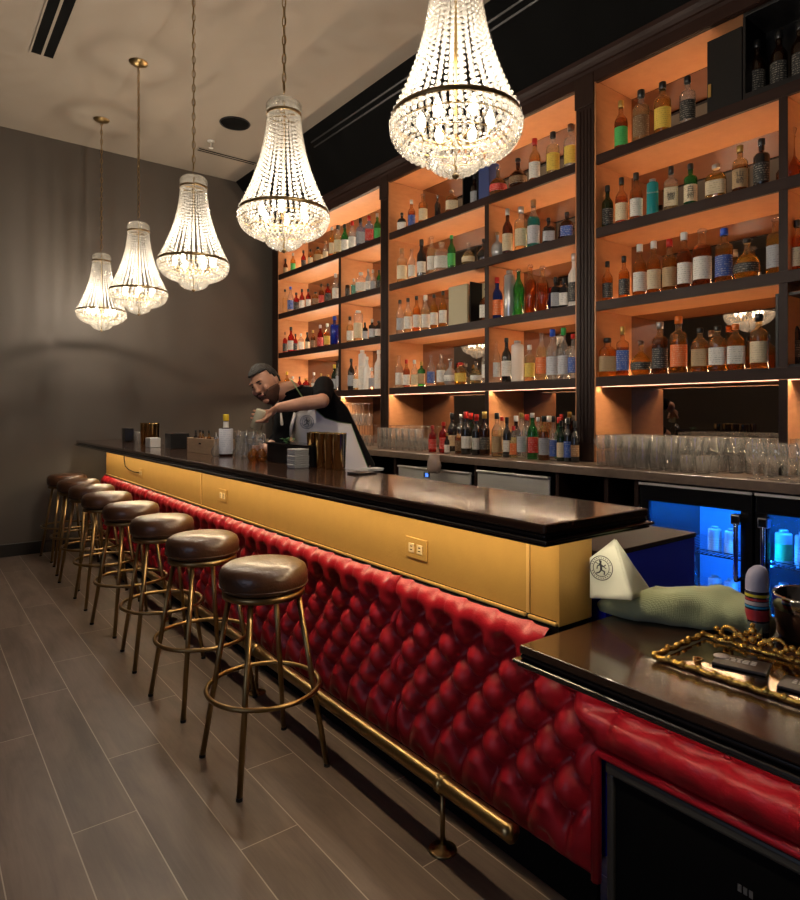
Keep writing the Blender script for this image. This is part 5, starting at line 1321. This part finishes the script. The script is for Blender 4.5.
shell(lambda s_, f_, u_: u_ < -.22 and f_ > -.15 and not (f_ > .55 and -.46 < u_ and abs(s_) < .24) and (u_ < -.33 or abs(s_) > .5), lambda s_, f_, u_: .06 + .10 * max(0, -u_ - .45) * (1 if f_ > 0 else .3), 'beard', M_beard, .006)
shell(lambda s_, f_, u_: (f_ < .15 and u_ > -.25 + .9 * max(0, f_ + .2)) and not (abs(s_) > .9 and u_ < .1) or (u_ > .52 + .10 * f_ and f_ <= .80), lambda s_, f_, u_: .035 + .03 * max(0, u_) + .02 * math.sin(9 * s_ + 7 * f_) * math.sin(11 * u_), 'hair', M_hair, .03)
part3('moustache', [((0, .098, -.036), .026, .005, .005)], M_beard)
# shirt with short sleeves
sh = bmesh.new()
trunk(sh, [(wai - ax_ * .10, sd * .168, fr_ * .122), (wai, sd * .165, fr_ * .120), (che, sd * .185, fr_ * .135), (shc - ax_ * .01, sd * .165, fr_ * .115), (nkb - ax_ * .005, sd * .082, fr_ * .076)])
limb(sh, [lsh, lsh.lerp(lel, .45), lsh.lerp(lel, .84)], [.064, .060, .055]); limb(sh, [rsh, rsh.lerp(rel, .5), rel], [.072, .064, .056]); limb(sh, [rel, rel.lerp(rwr, .45)], [.056, .046])
fuse(sh, 'shirt', M_shirt, per, .008, 4)
cb = bmesh.new(); tube([nkb + (sd * math.cos(2 * PI * k / 20) * .074 + fr_ * math.sin(2 * PI * k / 20) * .070) for k in range(20)], .010, 7, cb, closed=True); obj('collar', cb, M_shirt, per, True)
tr = bmesh.new()
trunk(tr, [(pel - Uv * .06, sd * .17, fr_ * .125), (pel, sd * .172, fr_ * .125), (wai - ax_ * .04, sd * .160, fr_ * .115)])
for h, k_, a_ in ((hipL, kneL, ankL), (hipR, kneR, ankR)): limb(tr, [h, h.lerp(k_, .5), k_], [.100, .088, .070]); limb(tr, [k_, k_.lerp(a_, .5), a_], [.070, .062, .055])
fuse(tr, 'trousers', pm('charcoal_trousers', (.02, .02, .024), .8), per, .010, 3)
for a_, nm in ((ankL, 'shoe'), (ankR, 'shoe')):
    b = bmesh.new(); fw = Vector((-.9, -.35, 0)).normalized(); sw = Vector((fw.y, -fw.x, 0))
    blob(b, Vector((a_.x, a_.y, .045)) + fw * .05, (fw * .14, sw * .048, Vector((0, 0, .044)))); blob(b, Vector((a_.x, a_.y, .06)), (fw * .06, sw * .045, Vector((0, 0, .055))))
    obj(nm, b, M_blackm, per, True)
# apron: a curved cloth over the chest and hips; outline given as left/right edges at heights along the torso
ap_ = bmesh.new(); rowsA = []
edges = [(295, 413, 311, 406), (293, 421, 317, 411), (289, 429, 325, 418), (292, 438, 338, 422), (298, 447, 351, 424), (309, 460, 357, 440), (311, 472, 364, 458), (312, 486, 371, 476), (312, 500, 376, 496), (312, 520, 380, 520), (314, 545, 384, 545)]
nA = 16
for (x0, y0_, x1, y1_) in edges:
    rw = []
    for j in range(nA + 1):
        v = j / nA; px = x0 + (x1 - x0) * v; py = y0_ + (y1_ - y0_) * v
        base = pel if py > 480 else pel.lerp(shc, min(1, max(0, ((atd(px, py, 4.0) - pel).dot(ax_)) / (shc - pel).dot(ax_))))
        q0 = atd(px, py, 4.0); off = (q0 - base).dot(sd)
        wdt, dpt = (.200, .150)
        e = min(.97, abs(off) / wdt); dd = dpt * math.sqrt(1 - e * e)
        # depth where the curved front sits
        P0 = base + sd * off + fr_ * dd; dep = depth(P0.x, P0.y)
        dep += .004 * math.sin(px * .5) - .003 * math.sin(py * .33 + px * .2)
        rw.append(ap_.verts.new(atd(px, py, dep)))
    rowsA.append(rw)
for A_, C_ in zip(rowsA, rowsA[1:]):
    for j in range(nA): ap_.faces.new((A_[j], A_[j + 1], C_[j + 1], C_[j]))
bmesh.ops.recalc_face_normals(ap_, faces=ap_.faces)
pts_edge = [v.co.copy() for v in [r_[-1] for r_ in rowsA]]; tl = rowsA[0][0].co.copy(); trr = rowsA[0][-1].co.copy(); lft = [r_[0].co.copy() for r_ in rowsA[:5]]
ec = (rowsA[3][5].co.copy() + rowsA[2][6].co) / 2
bibd = min(depth(v.co.x, v.co.y) for r_ in rowsA[:4] for v in r_ if abs(CX + F * (v.co.x * RX + v.co.y * RY) / depth(v.co.x, v.co.y) - 307) < 7)
o = obj('apron', ap_, M_apron, per, True); so = o.modifiers.new('t', 'SOLIDIFY'); so.thickness = .005; so.offset = 0
M_gtrim = pm('green_piping', (.16, .24, .10), .7)
obj('apron_piping', tube([p - Fv * .003 for p in pts_edge[:9]], .0030, 6), M_gtrim, per, True)
obj('neck_strap', tube([trr - Fv * .004, atd(303, 398, 3.765), atd(297, 389, 3.77), atd(292.5, 381, 3.82), atd(290, 379, 3.92)], .0042, 6), M_gtrim, per, True)
obj('apron_drape', tube([tl - Fv * .004, atd(289, 436, 3.74), atd(282, 425, 3.735), atd(281, 413, 3.76)], [.010, .013, .010, .005], 8), M_apron, per, True)
# emblem on the bib, at its pixel spot in the photo
hit = min((v for r_ in [pts_edge] for v in r_), key=lambda q: 0)
ec = atd(307, 422, bibd - .006)
nn = -Fv; emblem(per, ec, (Rv * .98 - Uv * .0 + Fv * .06).normalized(), Uv, nn, .040, M_ink, .004)
# the small glass he pours from, held in the left hand
ct = thing('pouring_glass', 'small frosty measuring glass held tilted in the bartender\'s raised hand', 'glass', tuple(gc))
b = lathe([(0, .055), (.026, .055), (.028, .052), (.034, -.055), (.032, -.055), (.026, .046), (0, .047)], 20, cap=False)
rot = ga.to_track_quat('Z', 'Y').to_matrix()
for v in b.verts: v.co = rot @ v.co + gc
obj('glass', b, glass('frosty_glass', (.88, .84, .68), .75, 1.0, (.85, .82, .72), .8), ct, True)
mo = gc - ga * .056
st = tag(obj('poured_liquid', tube([mo + Rv * .004, mo - Uv * .03 - Rv * .006, mo - Uv * .07 - Rv * .010, Vector((1.66, gy, ZB + .10))], [.006, .0045, .0035, .003], 8), M_clear, None, True), 'thin stream of clear liquid falling from the tilted glass', 'liquid')
# ------------------------------------------------------------------ camera, world, look
cam = bpy.data.cameras.new('camera'); co = bpy.data.objects.new('camera', cam); COL.objects.link(co)
co.location = (0, 0, CAMH); co.rotation_euler = (PI / 2, 0, -YAW)
cam.sensor_fit = 'HORIZONTAL'; cam.sensor_width = 36; cam.lens = 36 * F / 800; cam.shift_y = -(450 - HY) / 800
cam.clip_start = .02
SC.camera = co
w = bpy.data.worlds.new('world'); SC.world = w; w.use_nodes = True
w.node_tree.nodes['Background'].inputs[0].default_value = (.02, .025, .04, 1); w.node_tree.nodes['Background'].inputs[1].default_value = .2
# dim bluish daylight from the entrance windows behind the camera
lt = bpy.data.lights.new('entrance_daylight', 'AREA'); lt.shape = 'RECTANGLE'; lt.size = 2.2; lt.size_y = 1.8; lt.energy = 22; lt.color = (.62, .74, 1)
lo = bpy.data.objects.new('entrance_daylight', lt); COL.objects.link(lo); lo.location = (-3.3, .5, 1.7); lo.rotation_euler = (PI / 2, 0, -PI / 2 )
SC.view_settings.view_transform = 'Standard'; SC.view_settings.look = 'None'; SC.view_settings.gamma = 1
SC.view_settings.use_curve_mapping = False
SC.view_settings.exposure = 0.0
cy = SC.cycles
cy.max_bounces = 10; cy.diffuse_bounces = 4; cy.glossy_bounces = 4; cy.transmission_bounces = 4; cy.transparent_max_bounces = 32
cy.sample_clamp_indirect = 4; cy.sample_clamp_direct = 40; cy.caustics_reflective = False; cy.caustics_refractive = False
cy.use_denoising = True
for o in bpy.data.objects:
    if '_o' in o: del o['_o']
